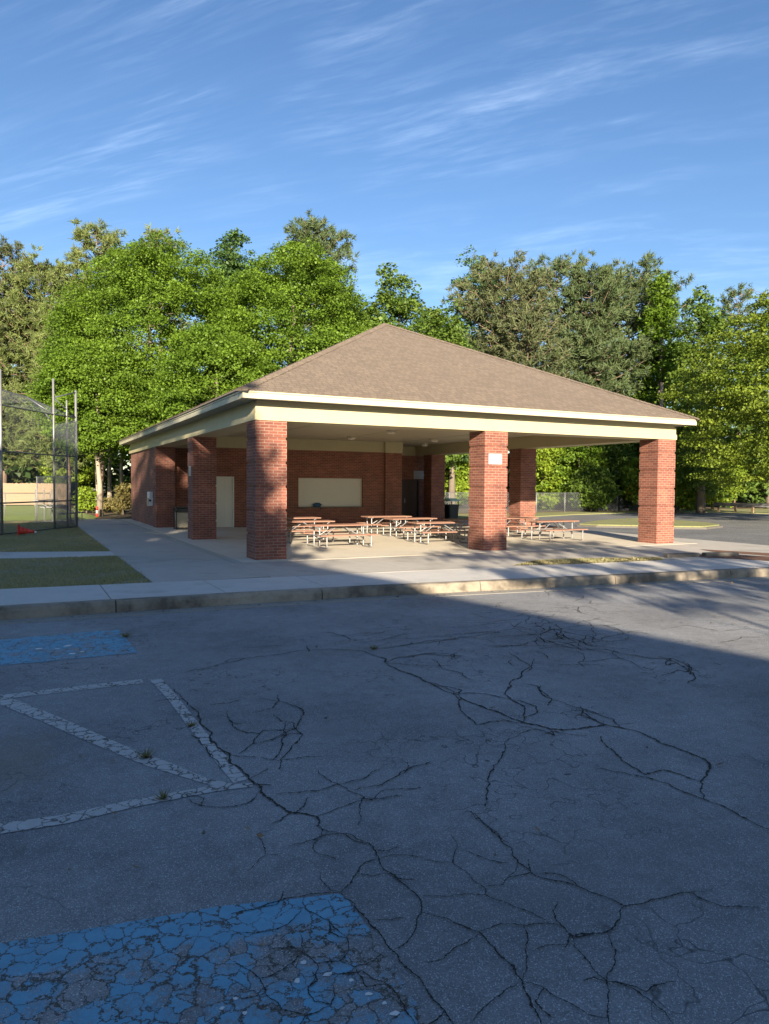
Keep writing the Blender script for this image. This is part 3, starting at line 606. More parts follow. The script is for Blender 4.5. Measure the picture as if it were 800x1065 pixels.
for i in range(15): sw.box(5.80,8.75,13.200,13.2145,.84+i*.08,.908+i*.08)
win = sw.build('serving_shutter', MAT['shutter'], pav)
s2 = MB(); s2.box(5.70,8.85,12.98,13.199,.775,.812); s2.build('counter', MAT['dirty_shaded'], win)
s3 = MB(); s3.box(5.762,5.80,13.17,13.199,.812,2.058); s3.box(8.75,8.788,13.17,13.199,.812,2.058); s3.box(5.80,8.75,13.17,13.199,2.0,2.058); s3.build('guide_rail', MAT['doorcream'], win)
def door(x0, x1, y, z1, m, fm_, hx):
    b = MB(); b.box(x0+.05,x1-.05,y+.06,y+.1,.01,z1-.05); d = b.build('door', MAT[m], pav)
    f = MB(); f.box(x0,x0+.05,y-.012,y+.11,.006,z1); f.box(x1-.05,x1,y-.012,y+.11,.006,z1); f.box(x0+.05,x1-.05,y-.012,y+.11,z1-.05,z1); f.build('door_frame', MAT[fm_], d)
    h = MB(); h.tube([(hx,y+.06,1.0),(hx,y+.0,1.0)],.02,8); h.tube([(hx,y+.0,.99),(hx,y-.01,1.0),(hx-.0,y-.01,1.0)],.03,8); h.box(hx-.03,hx+.03,y+.05,y+.062,.9,1.12); h.build('handle', MAT['steel'], d)
    return d
d1 = door(2.05,2.97,13.05,2.08,'doorcream','doorcream',2.2)
for zz in (.25,1.15):
    p = MB(); p.box(2.24,2.44,13.096,13.109,zz,zz+.75); p.box(2.58,2.78,13.096,13.109,zz,zz+.75); p.build('door_panel', MAT['doorcream'], d1)
d2 = door(12.0,13.05,15.502,2.07,'browndoor','browndoor',12.25)
MB().box(11.93,11.985,15.44,15.499,.006,2.08).build('door_jamb', MAT['doorcream'], pav)
for y in (14.95,16.2):
    v = MB()
    v.box(.04,.059,y,y+.34,.33,.40); v.build('wall_vent', MAT['black'], pav)

# things fixed to it
def sign(name, x0, x1, y, z0, z1, label, rows, face='y'):
    o = empty(name, ((x0+x1)/2, y, z0), 0, label, 'sign')
    b = MB(); w = (x1-x0)/2; h = z1-z0
    b.loft([[(-w,-.012,0),(w,-.012,0),(w,-.012,h),(-w,-.012,h)],[(-w,0,0),(w,0,0),(w,0,h),(-w,0,h)]])
    b.build('sign_plate', MAT['sign'], o)
    t = MB(); r = random.Random(int(x0*10))
    for i in range(rows):
        zz = h-(i+1)*h/(rows+1); x = -w*.8
        while x < w*.7:
            l = r.uniform(.02,.07); 
            t.quad((x,-.0135,zz-.008),(min(x+l,w*.85),-.0135,zz-.008),(min(x+l,w*.85),-.0135,zz+.008),(x,-.0135,zz+.008)); x += l+.02
    t.build('sign_lettering', MAT['ink'], o); return o
sign('notice_sign', 6.47, 6.91, -.001, 2.35, 2.64, 'white notice plate on the front face of the middle front column', 6)
sign('notice_sign', 12.72, 13.36, 15.50, 2.10, 2.50, 'white notice board on the dark wall above the brown door', 5)
o = sign('notice_sign', -.16, .16, 0, 0, .32, 'small pale plate on the side of a brick column facing the lawn', 4); o.location = (-.001, 7.25, 2.02); o.rotation_euler = (0,0,-PI/2)

lamps = ((7.07,10.42,'round ceiling light under the pavilion, nearest the serving counter'),(6.94,6.7,'round ceiling light at the middle of the pavilion ceiling, closest to the front'),
         (11.97,13.1,'round ceiling light hung lowest in view, before the brown door'),(10.66,10.0,'round ceiling light toward the open right side of the pavilion ceiling'))
for x, y, lb in lamps:
    o = empty('ceiling_light', (x,y,3.715), 0, lb, 'ceiling light', 'round lights under the pavilion ceiling')
    n = 20
    def rg(r, z): return [(r*math.cos(2*PI*i/n), r*math.sin(2*PI*i/n), z) for i in range(n)]
    MB().loft([rg(.2,0),rg(.2,-.03),rg(.17,-.035)]).build('base', MAT['white'], o)
    MB().loft([rg(.165,-.035),rg(.16,-.09),rg(.11,-.12),rg(.03,-.13)]).build('lens', MAT['lamp'], o, smooth=True)

o = empty('wall_cabinet', (.06,15.0,.82), 0, 'white metal service box fixed to the brick side wall', 'utility box')
MB().bbox(-.19,-.001,-.30,.22,.04,.62,.02).build('housing', MAT['offwhite'], o)
b = MB(); b.bbox(-.21,-.191,-.26,.18,.06,.36,.01); b.build('lid', MAT['steel'], o)
b = MB(); b.tube([(-.16,-.302,.26),(-.16,-.318,.26)],.05,12); b.build('dial', MAT['black'], o)

# litter bins
o = empty('trash_bin', (.78,12.45,.005), 0, 'framed trash bin with tan liner beside the brick columns on the left', 'trash bin')
lt = MB(); lt.loft([[(-.23,-.2,.08),(.23,-.2,.08),(.23,.2,.08),(-.23,.2,.08)],[(-.26,-.23,.66),(.26,-.23,.66),(.26,.23,.66),(-.26,.23,.66)]]); lt.build('liner', MAT['tan'], o)
fr = MB()
for sx in (-1,1):
    for sy in (-1,1): fr.box(sx*.285-.02,sx*.285+.02,sy*.255-.02,sy*.255+.02,0,.86)
for z in (.03,.68,.84):
    fr.box(-.305,.305,-.275,-.236,z,z+.035); fr.box(-.305,.305,.236,.275,z,z+.035); fr.box(-.305,-.266,-.235,.235,z,z+.035); fr.box(.266,.305,-.235,.235,z,z+.035)
fr.build('frame', MAT['black'], o); MB().box(-.30,.30,-.27,.27,.0,.03).build('base', MAT['black'], o)
MB().bbox(-.265,.265,-.235,.235,.70,.83,.03).build('lid', MAT['black'], o)
o = empty('trash_bin', (14.35,14.6,.0), .1, 'black trash bin with pale green hooded lid beside the far brick column', 'trash bin')
def rr(w, z, b=.05): return [(-w+b,-w,z),(w-b,-w,z),(w,-w+b,z),(w,w-b,z),(w-b,w,z),(-w+b,w,z),(-w,w-b,z),(-w,-w+b,z)]
MB().loft([rr(.27,0),rr(.31,.78),rr(.33,.80),rr(.33,.84)]).build('body', MAT['black'], o)
for sx in (-1,1):
    for sy in (-1,1): MB().box(sx*.26-.02,sx*.26+.02,sy*.26-.02,sy*.26+.02,.84,1.0).build('lid_post', MAT['black'], o)
MB().loft([rr(.34,1.0),rr(.33,1.06),rr(.2,1.14)]).build('lid', MAT['greenlid'], o)

# dark blue bag left on the counter
bg = MB(); rb = random.Random(3); n = 14; rings = []
for k in range(8):
    t = k/7; rad = (.17*math.sin(PI*(.12+.80*t))**.6); rings.append([((rad*1.15+rb.uniform(-.018,.018))*math.cos(2*PI*i/n)+.02*t, (rad*.5+rb.uniform(-.01,.01))*math.sin(2*PI*i/n), .17*t+rb.uniform(-.008,.008)*(0<k<7)) for i in range(n)])
bg.loft(rings)
o = empty('bag', (6.62,13.07,.813), 0, 'dark blue bag slumped on the serving counter', 'bag')
bg.build('bag_body', MAT['blue'], o, smooth=True)
MB().tube([(.05,-.06,.1),(.10,-.095,.02),(.13,-.10,-.06),(.12,-.096,-.16)],.012,6).build('strap', MAT['black'], o, smooth=True)

# ------------------------------------------------------------------ picnic tables
def make_table():
    t = empty('picnic_table')
    L = .88; zt = .64; zs = .385
    b = MB()
    for i in range(5): b.bbox(-L,L,-.33+i*.133,-.33+i*.133+.125,zt-.035,zt,.006)
    b.build('tabletop', MAT['tabletop'], t)
    for s in (-1,1):
        b = MB()
        for i in range(2): b.bbox(-L,L,s*.62-.125+i*.128,s*.62-.125+i*.128+.12,zs-.035,zs,.006)
        b.build('bench', MAT['tabletop'], t)
    for s in (-1,1):
        x = s*.68; b = MB(); r = .021
        for q in (-1,1):
            b.tube([(x,q*.2,zt-.037),(x,q*.2,.03)],r)                                                # inner leg
            b.tube([(x,q*.70,zs-.037),(x,q*.70,.05),(x,q*.66,r),(x,q*.24,r),(x,q*.2,.03)],r)       # looped outer foot
        b.tube([(x,-.72,zs-.05),(x,.72,zs-.05)],r*.95); b.tube([(x,-.31,zt-.05),(x,.31,zt-.05)],r*.95)
        b.build('end_frame', MAT['steel'], t)
        for q in (-1,1):
            b = MB(); b.tube([(x-s*.02,q*.2,.25),(s*.1,q*.1,zt-.045)],.015); b.build('brace', MAT['steel'], t)
    return t
T0 = make_table()
tabs = [
 (3.25,2.72,.03,'picnic table nearest the left front brick column, bench ends in full sun'),
 (3.05,4.95,-.04,'second picnic table back beside the left front column'),
 (3.5,7.25,.05,'picnic table furthest back beside the left front column, in front of the shutter'),
 (7.1,7.35,-.03,'picnic table before the brick pier, its metal end braces facing the lot'),
 (7.15,5.6,.04,'picnic table in the middle of the floor between two other tables'),
 (6.65,2.95,-.05,'picnic table just left of the middle front column'),
 (8.75,4.35,.03,'shaded picnic table directly behind the middle front column, left edge showing'),
 (10.75,2.5,.02,'picnic table standing alone right of the middle front column'),
 (10.85,4.75,-.03,'picnic table half hidden behind the middle front column, by the rear right column'),
]
for i, (x, y, a, lb) in enumerate(tabs):
    o = T0 if i == 0 else copy_tree(T0)
    o.location = (x,y,.005); o.rotation_euler = (0,0,a); tag(o, lb, 'picnic table', 'picnic tables under the pavilion')

# ------------------------------------------------------------------ kerb stubs by the grass strip
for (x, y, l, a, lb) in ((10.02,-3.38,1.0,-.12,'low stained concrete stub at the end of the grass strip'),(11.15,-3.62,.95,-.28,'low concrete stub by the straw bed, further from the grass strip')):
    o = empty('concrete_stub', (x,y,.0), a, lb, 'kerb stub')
    MB().bbox(-l/2,l/2,-.09,.09,0,.10,.015).build('block', MAT['dirty_shaded'], o)  # shade of the front faces is put into the dark block colour
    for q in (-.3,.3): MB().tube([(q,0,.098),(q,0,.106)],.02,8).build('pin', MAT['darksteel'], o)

# ------------------------------------------------------------------ ball field: backstop, fences, cone, post
def chain(mb, p00, p10, p11, p01, sp=.07, r=.0022):
    p00, p10, p11, p01 = (Vector(p) for p in (p00,p10,p11,p01))
    Lw = ((p10-p00).length+(p11-p01).length)/2; Lh = ((p01-p00).length+(p11-p10).length)/2
    def P(u, v): return (p00*(1-u)+p10*u)*(1-v)+(p01*(1-u)+p11*u)*v
    for sg in (1,-1):
        k = -Lh if sg > 0 else 0.
        end = Lw if sg > 0 else Lw+Lh
        while k < end:
            # x = k + sg*y
            y0, y1 = (max(0,-k), min(Lh, Lw-k)) if sg > 0 else (max(0,k-Lw), min(Lh,k))
            if y1-y0 > .01:
                mb.tube([P((k+sg*y0)/Lw, y0/Lh), P((k+sg*y1)/Lw, y1/Lh)], r, 3, False)
            k += sp*1.414
P1, P2, P3 = Vector((-5.44,11.59,-.02)), Vector((-3.69,14.46,-.02)), Vector((-2.83,15.53,-.02))
def up(p, z): return Vector((p.x,p.y,z))
bs = empty('backstop', P1, 0, 'tall grey chain link ball field backstop with leaning top on the left lawn', 'backstop')
og = tuple(P1)
P0 = P1+(P1-P2)*1.05
for p, h, r in ((P0,4.45,.045),(P1,5.6,.05),(P2,5.78,.04),(P3,5.5,.045)):
    MB().tube([up(p,-.05), up(p,h)], r, 10).build('post', MAT['steel'], bs, og, True)
Q1, Q2, Q0 = Vector((-6.55,12.1,5.25)), Vector((-4.62,14.75,5.05)), Vector((-8.4,9.2,5.3))
rl = [[up(P0,z),up(P1,z),up(P2,z),up(P3,z)] for z in (.02,1.07,2.84,4.41)] + [[Q0,Q1,Q2,up(P3,4.41)],[up(P1,4.41),Q1],[up(P2,4.41),Q2],[up(P2,5.05),up(P3,5.42)],[up(P2,5.05),up(P3,4.41)],[up(P2,4.05),up(P2,4.41)+ (Q2-up(P2,4.41))*.55]]
for q in rl: MB().tube(q, .026, 8).build('rail', MAT['darksteel'], bs, og, True)
PM = P2*.42+P3*.58; MB().tube([up(PM,3.9), up(PM,5.05)], .03, 8).build('post', MAT['steel'], bs, og, True)
MB().tube([up(PM,3.9),up(PM,-.05)], .03, 8).build('post', MAT['steel'], bs, og, True)
for q in ((P0,P1,up(P1,4.41),up(P0,4.41)),(P1,P2,up(P2,4.41),up(P1,4.41)),(P2,P3,up(P3,4.38),up(P2,4.05)),(up(P0,4.41),up(P1,4.41),Q1,Q0),(up(P1,4.41),up(P2,4.41),Q2,Q1),(up(P2,4.41),up(P3,4.41),up(P3,4.43),Q2)):
    m = MB(); chain(m, *q, .062 if q[3].z > 4.42 or q[0].z < 1 else .10, .0026); m.build('mesh_panel', MAT['wire'], bs, og)
# a second layer of mesh on the end bay
m = MB(); chain(m, P2+Vector((.05,.0,0)), P3+Vector((.05,0,0)), up(P3,4.3)+Vector((.05,0,0)), up(P2,4.0)+Vector((.05,0,0)), .034, .0042); m.build('mesh_panel', MAT['wire'], bs, og)

def chain_fence(name, pts, h, label, cat, group=None, sp=.1, r=.005, post=.028, every=2.6, z=-.03):
    o = empty(name, (*pts[0], z), 0, label, cat, group); og = (*pts[0], z); m = MB(); top = []
    for (x0,y0),(x1,y1) in zip(pts, pts[1:]):
        L = math.hypot(x1-x0,y1-y0); n = max(1, round(L/every))
        for i in range(n):
            x, y = x0+(x1-x0)*i/n, y0+(y1-y0)*i/n; MB().tube([(x,y,z-.05),(x,y,z+h+.03)], post, 7).build('post', MAT['steel'], o, og, True)
        chain(m, (x0,y0,z+.03),(x1,y1,z+.03),(x1,y1,z+h),(x0,y0,z+h), sp, r)
    x, y = pts[-1]; MB().tube([(x,y,z-.05),(x,y,z+h+.03)], post, 7).build('post', MAT['steel'], o, og, True)
    MB().tube([(x,y,z+h) for x,y in pts], .02, 6).build('rail', MAT['darksteel'], o, og, True)
    m.build('mesh_panel', MAT['wire'], o, og); return o
chain_fence('chain_link_fence', [(-4.15,22.2),(-3.45,20.6),(-2.95,17.6)], 2.1, 'waist to head high chain link dugout fence standing behind the backstop', 'fence', sp=.07, r=.004)
chain_fence('chain_link_fence', [(-16,27),(-5.6,27.5),(-3.4,27.6)], 1.25, 'low chain link fence along the sunny field seen through the backstop', 'fence', sp=.1, r=.003, every=3.2)
chain_fence('chain_link_fence', [(14.6,24.6),(20,23.9),(27,23.8),(35,24.4),(41,23.4)], 1.35, 'long chain link fence in front of the woods beyond the driveway', 'fence', sp=.12, r=.007, every=3.)
# board fence far behind the field
f0 = empty('board_fence', (-16,48,-.03), 0, 'weathered brown board fence at the far side of the field', 'fence'); og = (-16,48,-.03)
m = MB(); rb = random.Random(6); x = -16.
while x < -1.5: m.box(x, x+.148, 48, 48.025, .05, 1.75+rb.uniform(-.02,.03)); x += .152
m.build('boards', MAT['wood'], f0, og)
for x in np.arange(-16,-1.4,2.43): MB().box(x-.05,x+.05,48.026,48.12,-.1,1.6).build('post', MAT['wood'], f0, og)
for z in (.4,1.3): MB().box(-16,-1.5,48.026,48.07,z,z+.09).build('rail', MAT['wood'], f0, og)
# bleachers beyond the dugout
bl = empty('bleachers', (-2.6,20.4,-.02), 1.15, 'small aluminium bleachers behind the chain link by the backstop', 'bleachers')
for i in range(3):
    MB().bbox(-1.1,1.1,i*.6,i*.6+.26,.38+i*.3,.42+i*.3,.008).build('seat', MAT['steel'], bl)
    if i: MB().bbox(-1.1,1.1,i*.6-.30,i*.6-.06,.1+i*.3-.02,.12+i*.3,.005).build('foot_board', MAT['steel'], bl)
for x in (-.9,0,.9):
    m = MB(); m.tube([(x,0,.0),(x,0,.38)],.025,6); m.tube([(x,.1,.36),(x,1.4,.98)],.025,6); m.tube([(x,1.4,0),(x,1.4,1.5)],.025,6); m.tube([(x,-.1,.015),(x,1.5,.015)],.025,6); m.build('frame', MAT['steel'], bl)

# tipped traffic cone
cn = empty('traffic_cone', (-4.95,11.25,-.005), -.10, 'red traffic cone lying on its side on the lawn', 'traffic cone')
tl = math.radians(7)
def cone_ring(r, s, n=20): # along local x, leaning so the cone rests on base edge and tip
    return [(s*math.cos(tl), r*math.cos(2*PI*i/n), .17-s*math.sin(tl)*1.1 + r*math.sin(2*PI*i/n)) for i in range(n)]
MB().loft([cone_ring(.145,.03),cone_ring(.115,.16)]).build('cone_body', MAT['red'], cn, smooth=True)
MB().loft([cone_ring(.117,.16),cone_ring(.088,.28)]).build('reflective_collar', MAT['red'], cn, smooth=True)
MB().loft([cone_ring(.086,.28),cone_ring(.04,.52)]).build('cone_body', MAT['red'], cn, smooth=True)
MB().loft([cone_ring(.041,.52),cone_ring(.028,.58)]).build('tip', MAT['offwhite'], cn, smooth=True)
b = MB(); b.box(-.0,.03,-.18,.18,-.005,.355); b.build('base', MAT['red'], cn)
# marker post by the wood edge
x, y = at(101,537)
o = empty('marker_post', (x,y,-.03), 0, 'short red and white banded marker post at the end of the walkway', 'marker post')
MB().tube([(0,0,0),(0,0,.18)],.07,10).build('base', MAT['red'], o, smooth=True); MB().tube([(0,0,.18),(0,0,.36)],.065,10).build('band', MAT['offwhite'], o, smooth=True); MB().tube([(0,0,.36),(0,0,.56)],.062,10).build('cap', MAT['red'], o, smooth=True)
# guard rail beyond the driveway
gp = [(42.3,21.9),(43.2,18.3),(44.3,13.5),(45.6,8.)]
o = empty('guard_rail', (*gp[0],-.05), 0, 'galvanised steel guard rail beyond the driveway in front of dark trees', 'guard rail'); og = (*gp[0],-.05)
m = MB()
for (xa,ya),(xb,yb) in zip(gp, gp[1:]):
    d = Vector((xb-xa,yb-ya,0)).normalized(); nn = Vector((d.y,-d.x,0))*-1
    prof = [(0,.38),(.05,.42),(.05,.47),(0,.52),(.05,.57),(.05,.62),(0,.66),(-.012,.66),(.035,.62),(.035,.57),(-.012,.52),(.035,.47),(.035,.42),(-.012,.38)]
    m.loft([[Vector((px,py,0))+nn*a+Vector((0,0,z)) for a,z in prof] for px,py in ((xa,ya),(xb,yb))])
m.build('rail', MAT['steel'], o, og)
for (xa,ya),(xb,yb) in zip(gp, gp[1:]):
    for i in range(3):
        x, y = xa+(xb-xa)*(i+.3)/3+.1, ya+(yb-ya)*(i+.3)/3; MB().box(x-.06,x+.06,y-.08,y+.08,-.1,.64).build('post', MAT['wood'], o, og)
# utility pole behind the roof
x, y = spot(686, 48)
o = empty('utility_pole', (x,y,-.05), .4, 'thin brown wooden utility pole showing over the right end of the roof', 'utility pole')
MB().tube([(0,0,0),(0,0,height_at(398,686,48))],[.14,.10],10).build('pole', MAT['wood'], o, smooth=True)
MB().box(-.12,.12,-.14,-.1,4.6,5.0).build('plate', MAT['darksteel'], o)

# ------------------------------------------------------------------ vegetation
def mesh_np(name, verts, faces, m, parent=None, tint=None, smooth=False):
    me = bpy.data.meshes.new(name); nv, (nf, k) = len(verts), faces.shape
    me.vertices.add(nv); me.vertices.foreach_set('co', np.ascontiguousarray(verts, np.float32).ravel())
    me.loops.add(nf*k); me.loops.foreach_set('vertex_index', np.ascontiguousarray(faces, np.int32).ravel())
    me.polygons.add(nf); me.polygons.foreach_set('loop_start', np.arange(0, nf*k, k, dtype=np.int32))
    if tint is not None:
        a = me.attributes.new('tint', 'FLOAT', 'FACE'); a.data.foreach_set('value', np.ascontiguousarray(tint, np.float32))
    me.update(calc_edges=True); me.materials.append(m)
    o = bpy.data.objects.new(name, me); C.objects.link(o)
    if parent: o.parent = parent
    return o
def unit(a): return a/np.maximum(np.linalg.norm(a, axis=-1, keepdims=True), 1e-9)

def leaves(g, cen, rad, per, size, flat, outward, droop=.35, lift=.7, rnd=.75):
    """pointed leaf blades in flattened tufts round the given centres"""
    n = len(cen)*per
    c = np.repeat(cen, per, 0); r = np.repeat(rad, per); o = np.repeat(outward, per, 0)
    d = unit(g.normal(size=(n,3)))*(g.random((n,1))**.45)
    off = d*r[:,None]*np.array([1,1,flat]); hz = np.linalg.norm(off[:,:2], axis=1)
    off[:,2] -= droop*hz*hz/np.maximum(r,.05)
    p = c+off
    nn = unit(np.array([0,0,lift])+o*.55+g.normal(size=(n,3))*rnd)
    t = unit(np.cross(nn, g.normal(size=(n,3)))); b = np.cross(nn, t)
    s = size*(.45+1.0*g.random((n,1))**1.4); w = s*(.34+.16*g.random((n,1)))
    v = np.stack([p-t*s*.5, p+b*w-nn*s*.05, p+t*s*.55-nn*s*.14, p-b*w-nn*s*.05], 1).reshape(-1,3)
    f = np.arange(n*4).reshape(-1,4)
    return v, f, np.repeat(g.normal(size=len(cen)), per)*.22+g.normal(size=n)*.10+.46

def lobes(g, k=7):
    dirs = unit(g.normal(size=(k,3))); amp = g.uniform(.06,.18,k)
    def f(d): return 1+sum(a*np.maximum(0, d@q)**5*1.2 for a, q in zip(amp, dirs))-.10
    return f

def limbs(mb, g, h, R, cz, rz, r0, n=9, lean=0.):
    """trunk with a kink or two and limbs running out into the crown"""
    top = cz+rz*.75; k = 6; pts = []
    for i in range(k):
        t = i/(k-1); pts.append(Vector((lean*t*t*h+g.normal()*.05*R*t, g.normal()*.05*R*t, top*t)))
    mb.tube(pts, [r0*(1.25 if i == 0 else 1)*(1-.85*i/(k-1)) for i in range(k)], 9)
    for i in range(n):
        t = g.uniform(.3,.92); a = g.uniform(0,2*PI); z0 = top*t
        b = pts[min(k-1,int(t*(k-1)))].lerp(pts[min(k-1,int(t*(k-1))+1)], t*(k-1)%1)
        l = R*g.uniform(.42,.66)*(1-.35*t); d = Vector((math.cos(a),math.sin(a),g.uniform(.35,.9)))
        mb.tube([b, b+d*l*.5+Vector((0,0,.1*l)), b+Vector((d.x,d.y,d.z*.8))*l], [r0*.38*(1.1-t), r0*.22*(1.1-t), r0*.05], 6)

def broadleaf(name, x, y, h, R, low, seed, m, bark, label, cat='tree', leaf=.22, n_leaf=26000, tuft=.75, per=70, flat=.55, gap=.18, group=None, lean=0., squash=1., z=-.03, r0=None, lift=.7, inner=.42, shape=1., spur=0, droop=.35):
    g = np.random.default_rng(seed)
    o = empty(name, (x,y,z), g.uniform(0,6) if squash == 1. else 0., label, cat, group)
    cz, rz = low+(h-low)*.48, (h-low)*.52
    nc = max(6, int(n_leaf/per)); f = lobes(g, 9)
    d = unit(g.normal(size=(nc*3,3))); d = d[d[:,2] > -.92][:int(nc*1.25)]
    rr_ = inner+(1-inner)*g.random(len(d))**.55
    keep = g.random(len(d)) > gap*(1+.0*rr_)
    nz = np.sin(d[:,0]*6+seed)*np.sin(d[:,1]*7-seed)*np.sin(d[:,2]*6+2*seed); keep &= ~((nz < -.35) & (rr_ > .8) & (g.random(len(d)) < .7))
    d, rr_ = d[keep][:nc], rr_[keep][:nc]
    sc = f(d)*rr_
    prof = np.where(d[:,2] > 0, (1-np.abs(d[:,2])**(2.2*shape)*.25), 1.0)
    cen = d*sc[:,None]*np.array([R*squash,R,rz])*np.stack([prof,prof,np.ones_like(prof)],1); cen[:,2] += cz
    cen[:,0] += lean*(cen[:,2]/h)**2*h
    cen[:,2] = np.maximum(cen[:,2], low*.75+g.random(len(cen))*.3)
    rad = tuft*(.6+.75*g.random(len(cen)))
    out = unit(cen-np.array([0,0,cz*.8]))
    v, fc, tint = leaves(g, cen, rad, per, leaf, flat, out, lift=lift, droop=droop)
    if spur:                                           # thin shoots that break the outline
        dd = unit(g.normal(size=(spur,3))+np.array([0,0,.9])); base = dd*f(dd)[:,None]*np.array([R*squash,R,rz]); base[:,2] += cz
        cs = np.concatenate([base+dd*k*.35 for k in range(3)]); v2, f2, t2 = leaves(g, cs, np.full(len(cs), .24), 9, leaf, 1., np.concatenate([dd]*3), droop=0.)
        f2 = f2+len(v); v = np.concatenate([v,v2]); fc = np.concatenate([fc,f2]); tint = np.concatenate([tint,t2])
    mesh_np('crown', v, fc, m, o, np.clip(tint,0,1))
    mb = MB(); limbs(mb, g, h, R, cz, rz, r0 or max(.06, h*.017), 10, lean); mb.build('trunk', bark, o, smooth=True)
    return o

def pine(name, x, y, h, R, low, seed, m, label, group=None, whorl=.62, needle=.36, per=20, dens=1., flatten=1., z=-.03, gap=.12, top=.36, bark=None, lean=0.):
    g = np.random.default_rng(seed); o = empty(name, (x,y,z), g.uniform(0,6), label, 'pine', group)
    mb = MB(); k = 7; pts = [Vector((g.normal()*.12+lean*h*(i/(k-1))**2, g.normal()*.12, h*.985*i/(k-1))) for i in range(k)]
    mb.tube(pts, [max(.03,h*.0125*(1-.92*i/(k-1))) for i in range(k)], 8)
    tufts, dirs = [], []
    zz = low
    br = MB()
    while zz < h-.2:
        t = (zz-low)/(h-low); L = R*(np.clip((1-t)**top*(.55+.9*min(1,t*3+.15))*.85, .06, 1.)); nb = g.integers(4,7)
        a0 = g.uniform(0,6)
        base = pts[min(k-2,int(zz/h*(k-1)))].lerp(pts[min(k-1,int(zz/h*(k-1))+1)], (zz/h*(k-1))%1)
        for b in range(nb):
            if g.random() < gap: continue
            a = a0+2*PI*b/nb+g.normal()*.25; l = L*g.uniform(.6,1.15); rise = g.uniform(-.12,.28)+.5*t*t
            d = Vector((math.cos(a),math.sin(a),rise)); tip = base+d*l+Vector((0,0,.12*l)); mid = base+d*l*.5
            br.tube([base, mid, tip], [.015+.012*l, .010+.006*l, .008], 5)
            nt = max(2, int(l*3.2*dens))
            for q in range(nt):
                u = g.uniform(.35,1.02); p = base.lerp(mid, u*2) if u < .5 else mid.lerp(tip, (u-.5)*2)
                side = Vector((-d.y,d.x,0))*g.normal()*.24*l*(1.05-u*.5); pp = p+side+Vector((0,0,g.normal()*.12*flatten+.05))
                tufts.append(pp); dirs.append((d+side*.5+Vector((0,0,.35))).normalized())
        zz += whorl*g.uniform(.75,1.25)*(1-.35*t)
    for q in range(6): tufts.append(pts[-1]+Vector((g.normal()*.15,g.normal()*.15,g.uniform(-.5,.25)))); dirs.append(Vector((0,0,1)))
    tf = np.array([tuple(p) for p in tufts]); dr = np.array([tuple(p) for p in dirs]); n = len(tf)*per
    c = np.repeat(tf, per, 0); d = unit(np.repeat(dr, per, 0)*.75+unit(g.normal(size=(n,3))))
    L = needle*(.7+.6*g.random((n,1))); sd = unit(np.cross(d, g.normal(size=(n,3))))*needle*.085
    c = c+g.normal(size=(n,3))*.07
    v = np.stack([c-sd, c+sd, c+d*L+sd*.5, c+d*L-sd*.5], 1).reshape(-1,3); f = np.arange(n*4).reshape(-1,4)
    tint = np.clip(np.repeat(g.normal(size=len(tf)), per)*.2+g.normal(size=n)*.12+.5, 0, 1)
    cr_ = mesh_np('crown', v, f, m, o, tint); br.build('branches', bark or MAT['pinebark'], cr_, smooth=True)
    mb.build('trunk', bark or MAT['pinebark'], o, smooth=True)
    return o

LF = dict(oak=m_leaf('oak_leaf', (0.058,0.114,0.012), (0.152,0.254,0.026)), bright=m_leaf('maple_leaf', (0.070,0.118,0.012), (0.195,0.262,0.030)), mid=m_leaf('broad_leaf', (0.049,0.104,0.019), (0.145,0.221,0.036)),
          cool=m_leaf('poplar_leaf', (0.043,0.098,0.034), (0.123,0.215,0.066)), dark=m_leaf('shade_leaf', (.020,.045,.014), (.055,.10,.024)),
          pine=m_leaf('pine_needle', (.046,.078,.032), (.112,.152,.066), .15, .15), olive=m_leaf('young_pine_needle', (.072,.105,.030), (.185,.23,.080), .2, .15), brown=m_leaf('dry_pine_needle', (.054,.076,.033), (.126,.146,.070), .15, .15),
          shrub=m_leaf('shrub_leaf', (0.102,0.182,0.017), (0.261,0.351,0.036)), khaki=m_leaf('khaki_leaf', (0.116,0.111,0.036), (0.246,0.215,0.084)))

def bl(px, top, depth, half, low, seed, kind, label, name='broadleaf_tree', bark='bark', **kw):
    x, y = spot(px, depth); h = height_at(top, px, depth)+.03; R = half/F_PX*depth
    return broadleaf(name, x, y, h, R, low, seed, LF[kind], MAT[bark], label, **kw)
def pn(px, top, depth, half, low, seed, kind, label, name='pine_tree', **kw):
    x, y = spot(px, depth); h = height_at(top, px, depth)+.03; R = half*1.35/F_PX*depth
    return pine(name, x, y, h, R, low, seed, LF[kind], label, **kw)

# --- the big spreading trees behind the left half of the pavilion
bl(158, 250, 45, 108, 3.6, 11, 'oak', 'tallest bright green spreading tree left of the roof peak, rising above the left eave', n_leaf=270000, leaf=.115, tuft=.95, gap=.2, per=270, flat=.40, droop=.5, inner=.6)
bl(302, 256, 43, 92, 3.0, 12, 'oak', 'broad round topped green tree rising directly behind the left slope of the roof', n_leaf=230000, leaf=.112, tuft=.9, gap=.2, per=270, flat=.40, droop=.5, inner=.6)
bl(104, 362, 40, 62, 3.6, 13, 'oak', 'lower bright green tree crown hanging over the pale trunks at the end of the walkway', bark='palebark', n_leaf=110000, leaf=.108, tuft=.8, gap=.2, per=250, flat=.4, droop=.5, inner=.55)
bl(225, 330, 39, 70, 3.0, 14, 'oak', 'green tree with low boughs just above the left eave, between the two tallest crowns', n_leaf=110000, leaf=.108, tuft=.8, gap=.2, per=250, flat=.4, droop=.5, inner=.55)
bl(362, 300, 46, 42, 3.0, 15, 'mid', 'darker green tree tucked against the roof peak on its left side', n_leaf=20000, leaf=.24)
